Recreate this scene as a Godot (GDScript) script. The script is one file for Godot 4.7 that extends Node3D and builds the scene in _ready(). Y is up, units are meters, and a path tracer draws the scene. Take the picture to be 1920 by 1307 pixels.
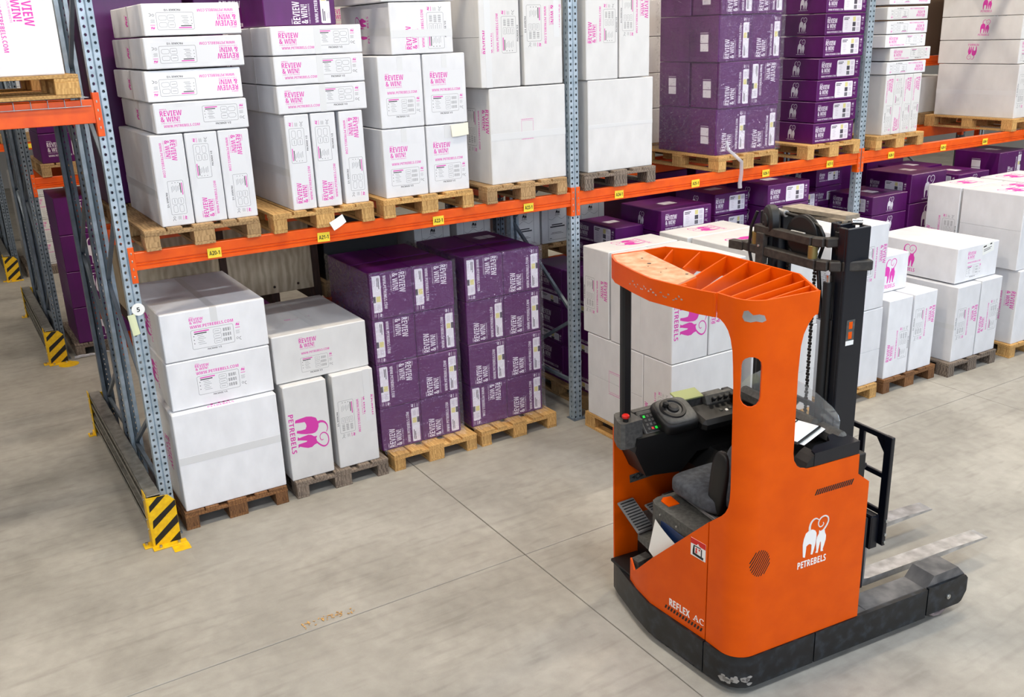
extends Node3D
# A warehouse aisle: double-sided pallet racking with cartons, and a reach truck.

const FRONT_Z := 0.0
const BEAM_TOP := 2.152
var rng := RandomNumberGenerator.new()
var names := {}
var M := {}
var cells := {}

func _ready():
	rng.seed = 4711
	# ---- camera
	var cam := Camera3D.new(); cam.name = "camera"; add_child(cam)
	var yaw := 0.5425169; var pit := -0.3225314; var rol := -0.0363781
	var fw := Vector3(sin(yaw) * cos(pit), sin(pit), -cos(yaw) * cos(pit))
	var rt := Vector3(cos(yaw), 0, sin(yaw))
	var up := rt.cross(fw)
	var r2 := rt * cos(rol) + up * sin(rol)
	var u2 := up * cos(rol) - rt * sin(rol)
	cam.transform = Transform3D(Basis(r2, u2, -fw), Vector3(-1.0919, 3.4950, 6.7824))
	cam.fov = rad_to_deg(2.0 * atan(653.5 / 1771.62)); cam.near = 0.05; cam.far = 200.0
	cam.current = true
	# ---- sky, exposure
	var we := WorldEnvironment.new(); we.name = "environment"; add_child(we)
	var env := Environment.new(); we.environment = env
	env.background_mode = Environment.BG_COLOR
	env.background_color = Color(0.55, 0.6, 0.68)
	env.background_energy_multiplier = 0.4
	env.tonemap_mode = Environment.TONE_MAPPER_LINEAR
	env.tonemap_exposure = 0.585
	env.sdfgi_enabled = true; env.ssao_enabled = true; env.ssil_enabled = true
	make_materials()
	make_lights()
	make_room()
	make_racks()
	make_pallet_loads()
	make_truck()
	make_small_things()

# ------------------------------------------------------------------ naming
func thing(called: String, label: String, category: String, at := Vector3.ZERO, turn := 0.0, group := "") -> Node3D:
	var o := Node3D.new(); o.name = uniq(called); add_child(o)
	o.position = at; o.rotation.y = turn
	o.set_meta("label", label); o.set_meta("category", category)
	if group: o.set_meta("group", group)
	return o

func uniq(called: String) -> String:
	if not names.has(called):
		names[called] = 0
		return called
	names[called] += 1
	return "%s_%03d" % [called, names[called]]

func part(called: String, mesh: Mesh, mat: Material, parent: Node, label := "") -> MeshInstance3D:
	var o := MeshInstance3D.new(); o.mesh = mesh; o.material_override = mat
	if parent == self:
		o.name = uniq(called)
	else:
		var key := str(parent.get_instance_id()) + called
		if not names.has(key):
			names[key] = 0; o.name = called
		else:
			names[key] += 1; o.name = "%s_%03d" % [called, names[key]]
	parent.add_child(o, true)
	if label: o.set_meta("label", label)
	return o

func struct(called: String, mesh: Mesh, mat: Material) -> MeshInstance3D:
	var o := part(called, mesh, mat, self)
	o.set_meta("kind", "structure")
	return o

# ------------------------------------------------------------------ mesh helpers
func mb() -> SurfaceTool:
	var st := SurfaceTool.new(); st.begin(Mesh.PRIMITIVE_TRIANGLES); return st

func tri(st: SurfaceTool, a: Vector3, b: Vector3, c: Vector3, ua := Vector2.ZERO, ub := Vector2.ZERO, uc := Vector2.ZERO):
	# a, b, c run counter-clockwise seen from outside
	var n := (b - a).cross(c - a).normalized()
	st.set_normal(n); st.set_uv(ua); st.add_vertex(a)
	st.set_normal(n); st.set_uv(uc); st.add_vertex(c)
	st.set_normal(n); st.set_uv(ub); st.add_vertex(b)

func quad(st: SurfaceTool, a: Vector3, b: Vector3, c: Vector3, d: Vector3, uv := []):
	if uv.is_empty():
		tri(st, a, b, c); tri(st, a, c, d)
	else:
		tri(st, a, b, c, uv[0], uv[1], uv[2]); tri(st, a, c, d, uv[0], uv[2], uv[3])

func tri_s(st: SurfaceTool, a: Vector3, b: Vector3, c: Vector3, na: Vector3, nb: Vector3, nc: Vector3):
	st.set_uv(Vector2.ZERO)
	st.set_normal(na); st.add_vertex(a)
	st.set_normal(nc); st.add_vertex(c)
	st.set_normal(nb); st.add_vertex(b)

func cbox(st: SurfaceTool, xf: Transform3D, s: Vector3, bev := 0.003):
	# a chamfered box centred on xf
	var h := s * 0.5
	bev = minf(bev, minf(h.x, minf(h.y, h.z)) * 0.9)
	var P := func(sx: int, sy: int, sz: int, ax: int) -> Vector3:
		var v := Vector3(sx * (h.x - bev), sy * (h.y - bev), sz * (h.z - bev))
		v[ax] = [sx, sy, sz][ax] * h[ax]
		return xf * v
	for ax in 3:
		var bx := (ax + 1) % 3; var cx := (ax + 2) % 3
		for s1 in [-1, 1]:
			var q := []
			for c in [[-1, -1], [1, -1], [1, 1], [-1, 1]]:
				var sg := [0, 0, 0]; sg[ax] = s1; sg[bx] = c[0]; sg[cx] = c[1]
				q.append(P.call(sg[0], sg[1], sg[2], ax))
			if s1 > 0: quad(st, q[0], q[1], q[2], q[3])
			else: quad(st, q[3], q[2], q[1], q[0])
	for ax in 3:      # edges run along ax
		var bx := (ax + 1) % 3; var cx := (ax + 2) % 3
		for sb in [-1, 1]:
			for sc in [-1, 1]:
				var lo := [0, 0, 0]; lo[ax] = -1; lo[bx] = sb; lo[cx] = sc
				var hi := [0, 0, 0]; hi[ax] = 1; hi[bx] = sb; hi[cx] = sc
				var a = P.call(lo[0], lo[1], lo[2], bx); var b = P.call(lo[0], lo[1], lo[2], cx)
				var c = P.call(hi[0], hi[1], hi[2], cx); var d = P.call(hi[0], hi[1], hi[2], bx)
				if sb * sc < 0: quad(st, a, b, c, d)
				else: quad(st, d, c, b, a)
	for sx in [-1, 1]:
		for sy in [-1, 1]:
			for sz in [-1, 1]:
				var a = P.call(sx, sy, sz, 0); var b = P.call(sx, sy, sz, 1); var c = P.call(sx, sy, sz, 2)
				if sx * sy * sz > 0: tri(st, a, b, c)
				else: tri(st, a, c, b)

func boxm(s: Vector3, bev := 0.003, c := Vector3.ZERO) -> ArrayMesh:
	var st := mb(); cbox(st, Transform3D(Basis(), c), s, bev); return st.commit()

func T(x: float, y: float, z: float) -> Transform3D:
	return Transform3D(Basis(), Vector3(x, y, z))

func box2(st: SurfaceTool, a: Vector3, b: Vector3, bev := 0.003):
	cbox(st, Transform3D(Basis(), (a + b) * 0.5), (b - a).abs(), bev)

func bar(st: SurfaceTool, a: Vector3, b: Vector3, w: float, h: float, upv := Vector3.UP, bev := 0.002):
	# a rectangular bar from a to b
	var z := (b - a); var l := z.length(); z /= l
	var x := upv.cross(z)
	if x.length() < 0.01: x = Vector3.RIGHT.cross(z)
	x = x.normalized()
	var y := z.cross(x)
	cbox(st, Transform3D(Basis(x, y, z), (a + b) * 0.5), Vector3(w, h, l), bev)

func prism(st: SurfaceTool, xf: Transform3D, poly: PackedVector2Array, z0: float, z1: float):
	# poly runs counter-clockwise in xy, the prism from z0 up to z1
	if Geometry2D.is_polygon_clockwise(poly): # godot's sense: y down
		poly = poly.duplicate(); poly.reverse()
	var area := 0.0
	for i in poly.size():
		var p := poly[i]; var q := poly[(i + 1) % poly.size()]
		area += p.x * q.y - q.x * p.y
	if area < 0:
		poly = poly.duplicate(); poly.reverse()
	var ix := Geometry2D.triangulate_polygon(poly)
	for i in range(0, ix.size(), 3):
		var a := poly[ix[i]]; var b := poly[ix[i + 1]]; var c := poly[ix[i + 2]]
		if (b - a).cross(c - a) < 0:
			var t := b; b = c; c = t
		tri(st, xf * Vector3(a.x, a.y, z1), xf * Vector3(b.x, b.y, z1), xf * Vector3(c.x, c.y, z1))
		tri(st, xf * Vector3(a.x, a.y, z0), xf * Vector3(c.x, c.y, z0), xf * Vector3(b.x, b.y, z0))
	for i in poly.size():
		var p := poly[i]; var q := poly[(i + 1) % poly.size()]
		quad(st, xf * Vector3(p.x, p.y, z0), xf * Vector3(q.x, q.y, z0), xf * Vector3(q.x, q.y, z1), xf * Vector3(p.x, p.y, z1))

func tube(st: SurfaceTool, pts: PackedVector3Array, rad: float, n := 10, rad_end := -1.0):
	if rad_end < 0: rad_end = rad
	var m := pts.size(); var rings := []
	var ref := Vector3.UP
	for i in m:
		var t := (pts[mini(i + 1, m - 1)] - pts[maxi(i - 1, 0)]).normalized()
		if absf(t.dot(ref)) > 0.95: ref = Vector3.RIGHT if absf(t.x) < 0.9 else Vector3.BACK
		var x := ref.cross(t).normalized(); var y := t.cross(x)
		var r := lerpf(rad, rad_end, float(i) / maxf(1, m - 1)); var ring := []
		for k in n:
			var d := x * cos(TAU * k / n) + y * sin(TAU * k / n)
			ring.append([pts[i] + d * r, d])
		rings.append(ring); ref = y
	for i in m - 1:
		for k in n:
			var a = rings[i][k]; var b = rings[i][(k + 1) % n]; var c = rings[i + 1][(k + 1) % n]; var d = rings[i + 1][k]
			tri_s(st, a[0], b[0], c[0], a[1], b[1], c[1]); tri_s(st, a[0], c[0], d[0], a[1], c[1], d[1])
	for k in range(1, n - 1):
		tri(st, rings[0][0][0], rings[0][k + 1][0], rings[0][k][0])
		tri(st, rings[m - 1][0][0], rings[m - 1][k][0], rings[m - 1][k + 1][0])

func lathe(st: SurfaceTool, xf: Transform3D, prof: Array, n := 24):
	# prof: Vector2(radius, height) from bottom to top, turned round y; flat-shaded along the profile, smooth around
	for i in prof.size() - 1:
		var p: Vector2 = prof[i]; var q: Vector2 = prof[i + 1]
		var nn := Vector2(q.y - p.y, p.x - q.x).normalized()
		for k in n:
			var a0 := TAU * k / n; var a1 := TAU * (k + 1) / n
			var d0 := Vector3(cos(a0), 0, -sin(a0)); var d1 := Vector3(cos(a1), 0, -sin(a1))
			var A := xf * (d0 * p.x + Vector3.UP * p.y); var B := xf * (d1 * p.x + Vector3.UP * p.y)
			var C := xf * (d1 * q.x + Vector3.UP * q.y); var D := xf * (d0 * q.x + Vector3.UP * q.y)
			var n0 := (xf.basis * (d0 * nn.x + Vector3.UP * nn.y)).normalized()
			var n1 := (xf.basis * (d1 * nn.x + Vector3.UP * nn.y)).normalized()
			if p.x > 1e-6: tri_s(st, A, B, C, n0, n1, n1)
			if q.x > 1e-6: tri_s(st, A, C, D, n0, n1, n0)

func cyl(st: SurfaceTool, a: Vector3, b: Vector3, r: float, n := 20, bev := 0.0):
	var y := (b - a); var l := y.length(); y /= l
	var x := Vector3.RIGHT if absf(y.x) < 0.9 else Vector3.BACK
	var z := x.cross(y).normalized(); x = y.cross(z)
	if bev <= 0: bev = minf(r * 0.06, l * 0.2)
	lathe(st, Transform3D(Basis(x, y, z), a), [Vector2(0, 0), Vector2(r - bev, 0), Vector2(r, bev), Vector2(r, l - bev), Vector2(r - bev, l), Vector2(0, l)], n)

# ------------------------------------------------------------------ lettering
func face(bold := true, kind := "Droid Sans") -> SystemFont:
	var f := SystemFont.new(); f.font_names = PackedStringArray([kind]); f.font_weight = 700 if bold else 400
	return f

func text_mesh(s: String, w: float, h: float, depth := 0.0006, bold := true, kind := "Droid Sans") -> Mesh:
	# lettering scaled to fill w x h, centred, facing +z
	var t := TextMesh.new(); t.font = face(bold, kind); t.text = s; t.font_size = 64; t.pixel_size = 0.01; t.depth = 0.05
	var a := t.get_mesh_arrays()
	var bb := t.get_aabb()
	var v: PackedVector3Array = a[Mesh.ARRAY_VERTEX]
	var c := bb.get_center()
	for i in v.size():
		var p := v[i] - c
		v[i] = Vector3(p.x * w / bb.size.x, p.y * h / bb.size.y, p.z * depth / 0.05)
	a[Mesh.ARRAY_VERTEX] = v
	var am := ArrayMesh.new()
	var arr := []; arr.resize(Mesh.ARRAY_MAX)
	arr[Mesh.ARRAY_VERTEX] = v; arr[Mesh.ARRAY_NORMAL] = a[Mesh.ARRAY_NORMAL]; arr[Mesh.ARRAY_INDEX] = a[Mesh.ARRAY_INDEX]
	am.add_surface_from_arrays(Mesh.PRIMITIVE_TRIANGLES, arr)
	return am

var glyphs := {}
func ink_text(im: Image, s: String, x: float, y: float, w: float, h: float, col: Color, bold := true):
	# prints the words into the box x, y, w, h of an image
	var key := s + str(bold)
	if not glyphs.has(key):
		var t := TextMesh.new(); t.font = face(bold); t.text = s; t.font_size = 64; t.pixel_size = 0.01; t.depth = 0.0
		var a := t.get_mesh_arrays(); var bb := t.get_aabb()
		var v: PackedVector3Array = a[Mesh.ARRAY_VERTEX]; var ix: PackedInt32Array = a[Mesh.ARRAY_INDEX]; var nn: PackedVector3Array = a[Mesh.ARRAY_NORMAL]
		var tr := PackedVector2Array()
		for i in range(0, ix.size(), 3):
			if nn[ix[i]].z < 0.5: continue
			for k in 3:
				var p := v[ix[i + k]] - bb.position
				tr.append(Vector2(p.x / bb.size.x, 1.0 - p.y / bb.size.y))
		glyphs[key] = tr
	var tr: PackedVector2Array = glyphs[key]
	for i in range(0, tr.size(), 3):
		ink_tri(im, Vector2(x + tr[i].x * w, y + tr[i].y * h), Vector2(x + tr[i + 1].x * w, y + tr[i + 1].y * h), Vector2(x + tr[i + 2].x * w, y + tr[i + 2].y * h), col)

func ink_tri(im: Image, a: Vector2, b: Vector2, c: Vector2, col: Color):
	var y0 := int(floor(minf(a.y, minf(b.y, c.y)) - 0.5)) ; var y1 := int(ceil(maxf(a.y, maxf(b.y, c.y)) - 0.5))
	for y in range(y0, y1 + 1):
		var yc := y + 0.5; var lo := 1e9; var hi := -1e9
		for e in [[a, b], [b, c], [c, a]]:
			var p: Vector2 = e[0]; var q: Vector2 = e[1]
			if (p.y <= yc) == (q.y <= yc): continue
			var x := p.x + (yc - p.y) / (q.y - p.y) * (q.x - p.x)
			lo = minf(lo, x); hi = maxf(hi, x)
		if hi > lo:
			var xa := int(round(lo)); var xb := int(round(hi))
			if xb > xa: im.fill_rect(Rect2i(xa, y, xb - xa, 1), col)

func ink_poly(im: Image, p: PackedVector2Array, col: Color):
	var ix := Geometry2D.triangulate_polygon(p)
	for i in range(0, ix.size(), 3): ink_tri(im, p[ix[i]], p[ix[i + 1]], p[ix[i + 2]], col)

func ink_line(im: Image, pts: PackedVector2Array, w0: float, w1: float, col: Color):
	for i in pts.size() - 1:
		var a := pts[i]; var b := pts[i + 1]; var d := (b - a).normalized(); var n := Vector2(-d.y, d.x)
		var wa := lerpf(w0, w1, float(i) / (pts.size() - 1)) * 0.5; var wb := lerpf(w0, w1, float(i + 1) / (pts.size() - 1)) * 0.5
		var e := d * minf(wa, wb) * 0.5
		ink_tri(im, a + n * wa - e, b + n * wb + e, b - n * wb + e, col); ink_tri(im, a + n * wa - e, b - n * wb + e, a - n * wa - e, col)

func ink_round(im: Image, x: float, y: float, w: float, h: float, r: float, col: Color, line := 0.0):
	var p := PackedVector2Array()
	for q in [[x + w - r, y + r, -PI / 2], [x + w - r, y + h - r, 0.0], [x + r, y + h - r, PI / 2], [x + r, y + r, PI]]:
		for k in 5:
			var a: float = q[2] + k * PI / 8
			p.append(Vector2(q[0] + cos(a) * r, q[1] + sin(a) * r))
	if line > 0:
		p.append(p[0]); ink_line(im, p, line, line, col)
	else: ink_poly(im, p, col)

func smooth_line(p: PackedVector2Array, n := 5) -> PackedVector2Array:
	var out := PackedVector2Array()
	for i in p.size() - 1:
		var a := p[maxi(i - 1, 0)]; var d := p[mini(i + 2, p.size() - 1)]
		for k in n: out.append(p[i].cubic_interpolate(p[i + 1], a, d, float(k) / n))
	out.append(p[p.size() - 1]); return out

# two cats seen from behind with their tails up: body outlines and tails in a unit box
func cat_shapes() -> Array:
	var o := []
	for raw in [
		[[450, 515], [400, 560], [372, 650], [358, 750], [365, 850], [375, 960], [410, 965], [418, 860], [422, 775], [450, 745], [480, 730], [515, 745], [518, 830], [512, 912], [541, 912], [562, 830], [582, 720], [592, 600], [588, 545], [566, 505], [520, 488], [485, 495]],
		[[636, 498], [665, 516], [700, 492], [732, 480], [740, 532], [765, 582], [764, 660], [745, 740], [722, 822], [735, 852], [690, 860], [685, 790], [680, 700], [668, 690], [655, 760], [642, 830], [636, 885], [592, 885], [610, 850], [600, 760], [594, 680], [605, 620], [634, 560]],
		[[466, 512], [462, 450], [480, 380], [520, 325], [570, 303], [612, 320]],
		[[715, 492], [760, 420], [790, 340], [778, 278], [728, 256], [665, 282], [622, 340], [614, 400], [640, 440], [682, 430], [706, 395], [700, 368]]]:
		var p := PackedVector2Array()
		for q in raw: p.append(Vector2((q[0] - 290.0) / 505.0, (q[1] + 0.3 * (q[0] - 540.0) - 290.0) / 760.0))
		o.append(p)
	return o

func ink_cats(im: Image, x: float, y: float, w: float, h: float, col: Color, words := true):
	var sh := cat_shapes()
	for i in 4:
		var p := PackedVector2Array()
		for q in sh[i]: p.append(Vector2(x + q.x * w, y + q.y * h))
		if i < 2: ink_poly(im, p, col)
		else: ink_line(im, smooth_line(p), w * (0.07 if i == 2 else 0.045), w * 0.018, col)
	if words: ink_text(im, "PETREBELS", x, y + h * 0.86, w, h * 0.13, col)

func ink_spec(im: Image, x: float, y: float, w: float, h: float, col: Color, ink: Color, rows := 3):
	# the printed data panel: outline, heading, lines of small type, two or three shapes or bar codes
	ink_round(im, x, y, w, h, h * 0.08, ink, 3)
	ink_line(im, PackedVector2Array([Vector2(x + w * 0.08, y + h * 0.10), Vector2(x + w * 0.42, y + h * 0.10)]), h * 0.06, h * 0.06, col)
	ink_line(im, PackedVector2Array([Vector2(x + w * 0.08, y + h * 0.20), Vector2(x + w * 0.36, y + h * 0.20)]), h * 0.05, h * 0.05, ink)
	for i in 6:
		var yy := y + h * (0.30 + i * 0.095)
		ink_line(im, PackedVector2Array([Vector2(x + w * (0.14 + 0.02 * (i % 2)), yy), Vector2(x + w * (0.27 + 0.03 * ((i * 7) % 3)), yy)]), 4, 4, ink.lightened(0.25))
		if i % 2 == 0: im.fill_rect(Rect2i(int(x + w * 0.05), int(yy), int(w * 0.018), int(h * 0.05)), ink)
	for i in rows:
		var yy := y + h * (0.12 + i * 0.80 / rows); var hh := h * 0.66 / rows
		ink_round(im, x + w * 0.52, yy, w * 0.18, hh, hh * 0.2, ink.lightened(0.3), 3)
		ink_line(im, PackedVector2Array([Vector2(x + w * 0.55, yy + hh * 0.5), Vector2(x + w * 0.66, yy + hh * 0.5)]), 4, 4, ink)
		if rows == 3:
			for k in 14:
				if (k * 5 + i) % 4 != 0: im.fill_rect(Rect2i(int(x + w * (0.74 + k * 0.014)), int(yy + hh * 0.1), int(maxf(2, w * 0.007)), int(hh * 0.8)), ink)
		else:
			ink_round(im, x + w * 0.73, yy + hh * 0.1, w * 0.21, hh * 0.8, hh * 0.3, ink.lightened(0.3), 3)

func ink_marks(im: Image, x: float, y: float, w: float, h: float, col: Color, ink: Color):
	ink_cats(im, x, y, w, h * 0.22, col, false)
	im.fill_rect(Rect2i(int(x), int(y + h * 0.25), int(w), int(h * 0.03)), col)
	for i in 4: im.fill_rect(Rect2i(int(x), int(y + h * (0.40 + i * 0.05)), int(w * (0.9 - 0.12 * (i % 2))), 3), ink.lightened(0.3))
	ink_round(im, x, y + h * 0.74, w * 0.42, w * 0.42, w * 0.2, ink, 4)
	ink_line(im, PackedVector2Array([Vector2(x + w, y + h * 0.74), Vector2(x + w * 0.66, y + h * 0.78), Vector2(x + w * 0.66, y + h * 0.86), Vector2(x + w, y + h * 0.9)]), 5, 5, ink)

func white_prints() -> Image:
	var im := Image.create_empty(2048, 1600, false, Image.FORMAT_RGB8)
	var base := Color(0.93, 0.93, 0.935); im.fill(base)
	var pk := Color(0.90, 0.28, 0.71); var bk := Color(0.16, 0.16, 0.18)
	# A: long flat print
	ink_text(im, "WRITE A", 12, 20, 90, 16, pk); ink_text(im, "REVIEW", 10, 44, 290, 70, pk); ink_text(im, "& WIN!", 12, 124, 250, 68, pk)
	ink_text(im, "CHECK OUR WEBSITE", 14, 200, 250, 16, pk, false); ink_text(im, "WWW.PETREBELS.COM", 40, 232, 480, 36, pk)
	ink_spec(im, 580, 14, 480, 216, pk, bk, 2); ink_text(im, "PACKAGE 1/2", 740, 246, 210, 26, bk); ink_marks(im, 1085, 14, 62, 230, pk, bk)
	cells["A"] = Rect2(0, 8, 1160, 270)
	# C: nearly square print
	ink_text(im, "WRITE A", 8, 300, 80, 16, pk); ink_text(im, "REVIEW", 8, 324, 355, 92, pk); ink_text(im, "& WIN!", 14, 432, 300, 84, pk)
	ink_text(im, "CHECK OUR WEBSITE", 16, 528, 310, 20, pk, false); ink_text(im, "WWW.PETREBELS.COM", 30, 606, 580, 46, pk)
	ink_spec(im, 6, 716, 560, 300, pk, bk, 3); ink_text(im, "PACKAGE 1/2", 180, 1030, 250, 30, bk); ink_marks(im, 590, 716, 66, 300, pk, bk)
	cells["C"] = Rect2(0, 292, 664, 776)
	# D: small headline over a long web address
	ink_text(im, "WRITE A", 10, 1088, 60, 12, pk); ink_text(im, "REVIEW", 8, 1106, 190, 40, pk); ink_text(im, "& WIN!", 10, 1152, 170, 36, pk)
	ink_text(im, "WWW.PETREBELS.COM", 10, 1208, 590, 44, pk)
	ink_spec(im, 10, 1278, 580, 270, pk, bk, 3); ink_text(im, "PACKAGE 1/2", 208, 1562, 190, 24, bk); ink_marks(im, 618, 1268, 64, 290, pk, bk)
	cells["D"] = Rect2(0, 1080, 694, 512)
	# E: the emblem
	ink_cats(im, 1220, 10, 360, 246 * 1.95, pk); cells["E"] = Rect2(1200, 0, 400, 500)
	if true:
		im.fill_rect(Rect2i(1396, 500, 12, 2), base)
	# F: outlined mark with a written line above and below
	ink_line(im, PackedVector2Array([Vector2(1640, 70), Vector2(1940, 70), Vector2(1940, 430), Vector2(1640, 430), Vector2(1640, 70)]), 5, 5, pk)
	for yy in [40.0, 462.0]:
		var w := PackedVector2Array()
		for k in 60: w.append(Vector2(1635 + k * 5.3, yy + 12 * sin(k * 1.9) * cos(k * 0.37)))
		ink_line(im, w, 5, 5, pk)
	cells["F"] = Rect2(1620, 10, 340, 480)
	# B: black print of the cartons in the back rack
	ink_line(im, PackedVector2Array([Vector2(710, 860), Vector2(1190, 860), Vector2(1190, 1560), Vector2(710, 1560), Vector2(710, 860)]), 5, 5, bk)
	ink_cats(im, 890, 890, 130, 150, bk); 
	var wv := PackedVector2Array()
	for k in 30: wv.append(Vector2(730 + k * 15, 1090 + 30 * sin(k * 0.35)))
	ink_line(im, wv, 4, 4, bk)
	for r in [[800, 1220, 280, 24], [760, 1262, 380, 30], [800, 1400, 250, 8], [770, 1425, 330, 8], [740, 1520, 60, 12]]: im.fill_rect(Rect2i(r[0], r[1], r[2], r[3]), bk.lightened(0.15))
	cells["B"] = Rect2(700, 850, 500, 720)
	# K: shipping note
	im.fill_rect(Rect2i(1440, 560, 400, 220), Color(0.97, 0.97, 0.96))
	ink_text(im, "COLLI", 1460, 580, 120, 40, bk); ink_text(im, "1-2", 1680, 580, 90, 40, bk)
	for i in 3: im.fill_rect(Rect2i(1460, 650 + i * 24, 250 - i * 30, 8), bk.lightened(0.3))
	cells["K"] = Rect2(1440, 560, 400, 220)
	# plain board with faint scuffs
	var nz := FastNoiseLite.new(); nz.seed = 3; nz.frequency = 0.012; nz.fractal_octaves = 4
	for y in 360:
		for x in 360:
			var g := 1.0 + nz.get_noise_2d(x * 1.6, y * 0.9) * 0.035
			im.set_pixel(1420 + x, 1000 + y, Color(base.r * g, base.g * g, base.b * g))
	cells["blank"] = Rect2(1424, 1004, 352, 352)
	return im

func purple_prints() -> Image:
	var im := Image.create_empty(2048, 1400, false, Image.FORMAT_RGB8)
	var base := Color(0.335, 0.06, 0.36); im.fill(base)
	var wh := Color(0.90, 0.88, 0.91); var bk := Color(0.30, 0.28, 0.32); var ye := Color(0.86, 0.82, 0.55); var gr := Color(0.62, 0.55, 0.66)
	var panel := func(x: float, y: float, w: float, h: float):
		ink_round(im, x, y, w, h, h * 0.1, wh)
		for i in 2: im.fill_rect(Rect2i(int(x + w * 0.06), int(y + h * (0.1 + 0.09 * i)), int(w * (0.30 - 0.06 * i)), int(h * 0.05)), bk)
		for i in 5: im.fill_rect(Rect2i(int(x + w * 0.12), int(y + h * (0.36 + i * 0.1)), int(w * (0.14 + 0.03 * (i % 2))), 4), gr)
		im.fill_rect(Rect2i(int(x + w * 0.56), int(y + h * 0.06), int(w * 0.15), int(h * 0.27)), ye)
		im.fill_rect(Rect2i(int(x + w * 0.55), int(y + h * 0.37), int(w * 0.17), int(h * 0.25)), bk)
		im.fill_rect(Rect2i(int(x + w * 0.55), int(y + h * 0.68), int(w * 0.17), int(h * 0.23)), bk.lightened(0.2))
		for i in 3:
			for k in 9: im.fill_rect(Rect2i(int(x + w * (0.78 + k * 0.018)), int(y + h * (0.10 + i * 0.29)), 3, int(h * 0.22)), gr)
	# A: flat carton
	ink_text(im, "WRITE A", 12, 26, 90, 18, wh); ink_text(im, "REVIEW", 10, 54, 300, 80, wh); ink_text(im, "& WIN!", 12, 148, 260, 74, wh)
	ink_text(im, "CHECK OUR WEBSITE", 14, 232, 250, 18, wh, false); ink_text(im, "WWW.PETREBELS.COM", 10, 276, 455, 36, wh)
	panel.call(490.0, 16.0, 560.0, 300.0); ink_marks(im, 1080, 30, 70, 270, wh, wh); ink_text(im, "PACKAGE 1/2", 700, 326, 180, 20, wh)
	cells["pA"] = Rect2(0, 8, 1160, 344)
	# C: nearly square print
	ink_text(im, "WRITE A", 8, 390, 80, 16, wh); ink_text(im, "REVIEW", 8, 416, 340, 96, wh); ink_text(im, "& WIN!", 12, 528, 290, 90, wh)
	ink_text(im, "CHECK OUR WEBSITE", 14, 630, 300, 20, wh, false); ink_text(im, "WWW.PETREBELS.COM", 20, 716, 560, 48, wh)
	panel.call(8.0, 800.0, 620.0, 250.0); ink_marks(im, 640, 800, 70, 250, wh, wh)
	cells["pC"] = Rect2(0, 382, 716, 680)
	ink_cats(im, 1220, 10, 360, 480, wh); cells["pE"] = Rect2(1200, 0, 400, 500)
	# F: white flap label with written lines
	im.fill_rect(Rect2i(1640, 80, 280, 170), wh); im.fill_rect(Rect2i(1646, 262, 280, 168), wh)
	for yy in [50.0, 456.0]:
		var w := PackedVector2Array()
		for k in 50: w.append(Vector2(1640 + k * 5.6, yy + 12 * sin(k * 1.9) * cos(k * 0.37)))
		ink_line(im, w, 5, 5, wh)
	cells["pF"] = Rect2(1620, 20, 330, 460)
	var nz := FastNoiseLite.new(); nz.seed = 9; nz.frequency = 0.012; nz.fractal_octaves = 4
	for y in 360:
		for x in 360:
			var g := 1.0 + nz.get_noise_2d(x * 1.6, y * 0.9) * 0.12
			im.set_pixel(1420 + x, 1000 + y, Color(base.r * g, base.g * g, base.b * g))
	cells["pblank"] = Rect2(1424, 1004, 352, 352)
	return im

# ------------------------------------------------------------------ materials
func noise_tex(seed_: int, freq: float, c0: Color, c1: Color, size := 512, oct := 4, c_mid = null, type := FastNoiseLite.TYPE_SIMPLEX_SMOOTH) -> NoiseTexture2D:
	var n := FastNoiseLite.new(); n.seed = seed_; n.frequency = freq; n.fractal_octaves = oct; n.noise_type = type
	var t := NoiseTexture2D.new(); t.width = size; t.height = size; t.seamless = true; t.noise = n
	var g := Gradient.new(); g.set_color(0, c0); g.set_color(1, c1); g.set_offset(0, 0.15); g.set_offset(1, 0.85)
	if c_mid != null: g.add_point(0.5, c_mid)
	t.color_ramp = g
	return t

func norm_tex(seed_: int, freq: float, strength: float, size := 512, oct := 4) -> NoiseTexture2D:
	var n := FastNoiseLite.new(); n.seed = seed_; n.frequency = freq; n.fractal_octaves = oct
	var t := NoiseTexture2D.new(); t.width = size; t.height = size; t.seamless = true; t.noise = n; t.as_normal_map = true; t.bump_strength = strength
	return t

func mat(col: Color, rough := 0.6, metal := 0.0) -> StandardMaterial3D:
	var m := StandardMaterial3D.new(); m.albedo_color = col; m.roughness = rough; m.metallic = metal
	return m

func tri_mat(tex: Texture2D, scale: float, rough: float, metal := 0.0, tint := Color.WHITE, world := false) -> StandardMaterial3D:
	var m := mat(tint, rough, metal); m.albedo_texture = tex; m.uv1_triplanar = true; m.uv1_world_triplanar = world; m.uv1_scale = Vector3.ONE * scale
	return m

func wood_image(seed_: int, a: Color, b: Color) -> ImageTexture:
	# grain that runs along the picture's height
	var im := Image.create_empty(256, 256, false, Image.FORMAT_RGB8)
	var n := FastNoiseLite.new(); n.seed = seed_; n.frequency = 0.02; n.fractal_octaves = 3
	var n2 := FastNoiseLite.new(); n2.seed = seed_ + 7; n2.frequency = 0.012
	for y in 256:
		for x in 256:
			var g := 0.5 + 0.5 * n.get_noise_2d(x * 6.0, y * 0.5) + 0.25 * sin((x + 14.0 * n2.get_noise_2d(x, y * 0.6)) * 0.55) + 0.35 * n2.get_noise_2d(x + 300, y)
			im.set_pixel(x, y, a.lerp(b, clampf(g, 0, 1)))
	return ImageTexture.create_from_image(im)

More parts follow.
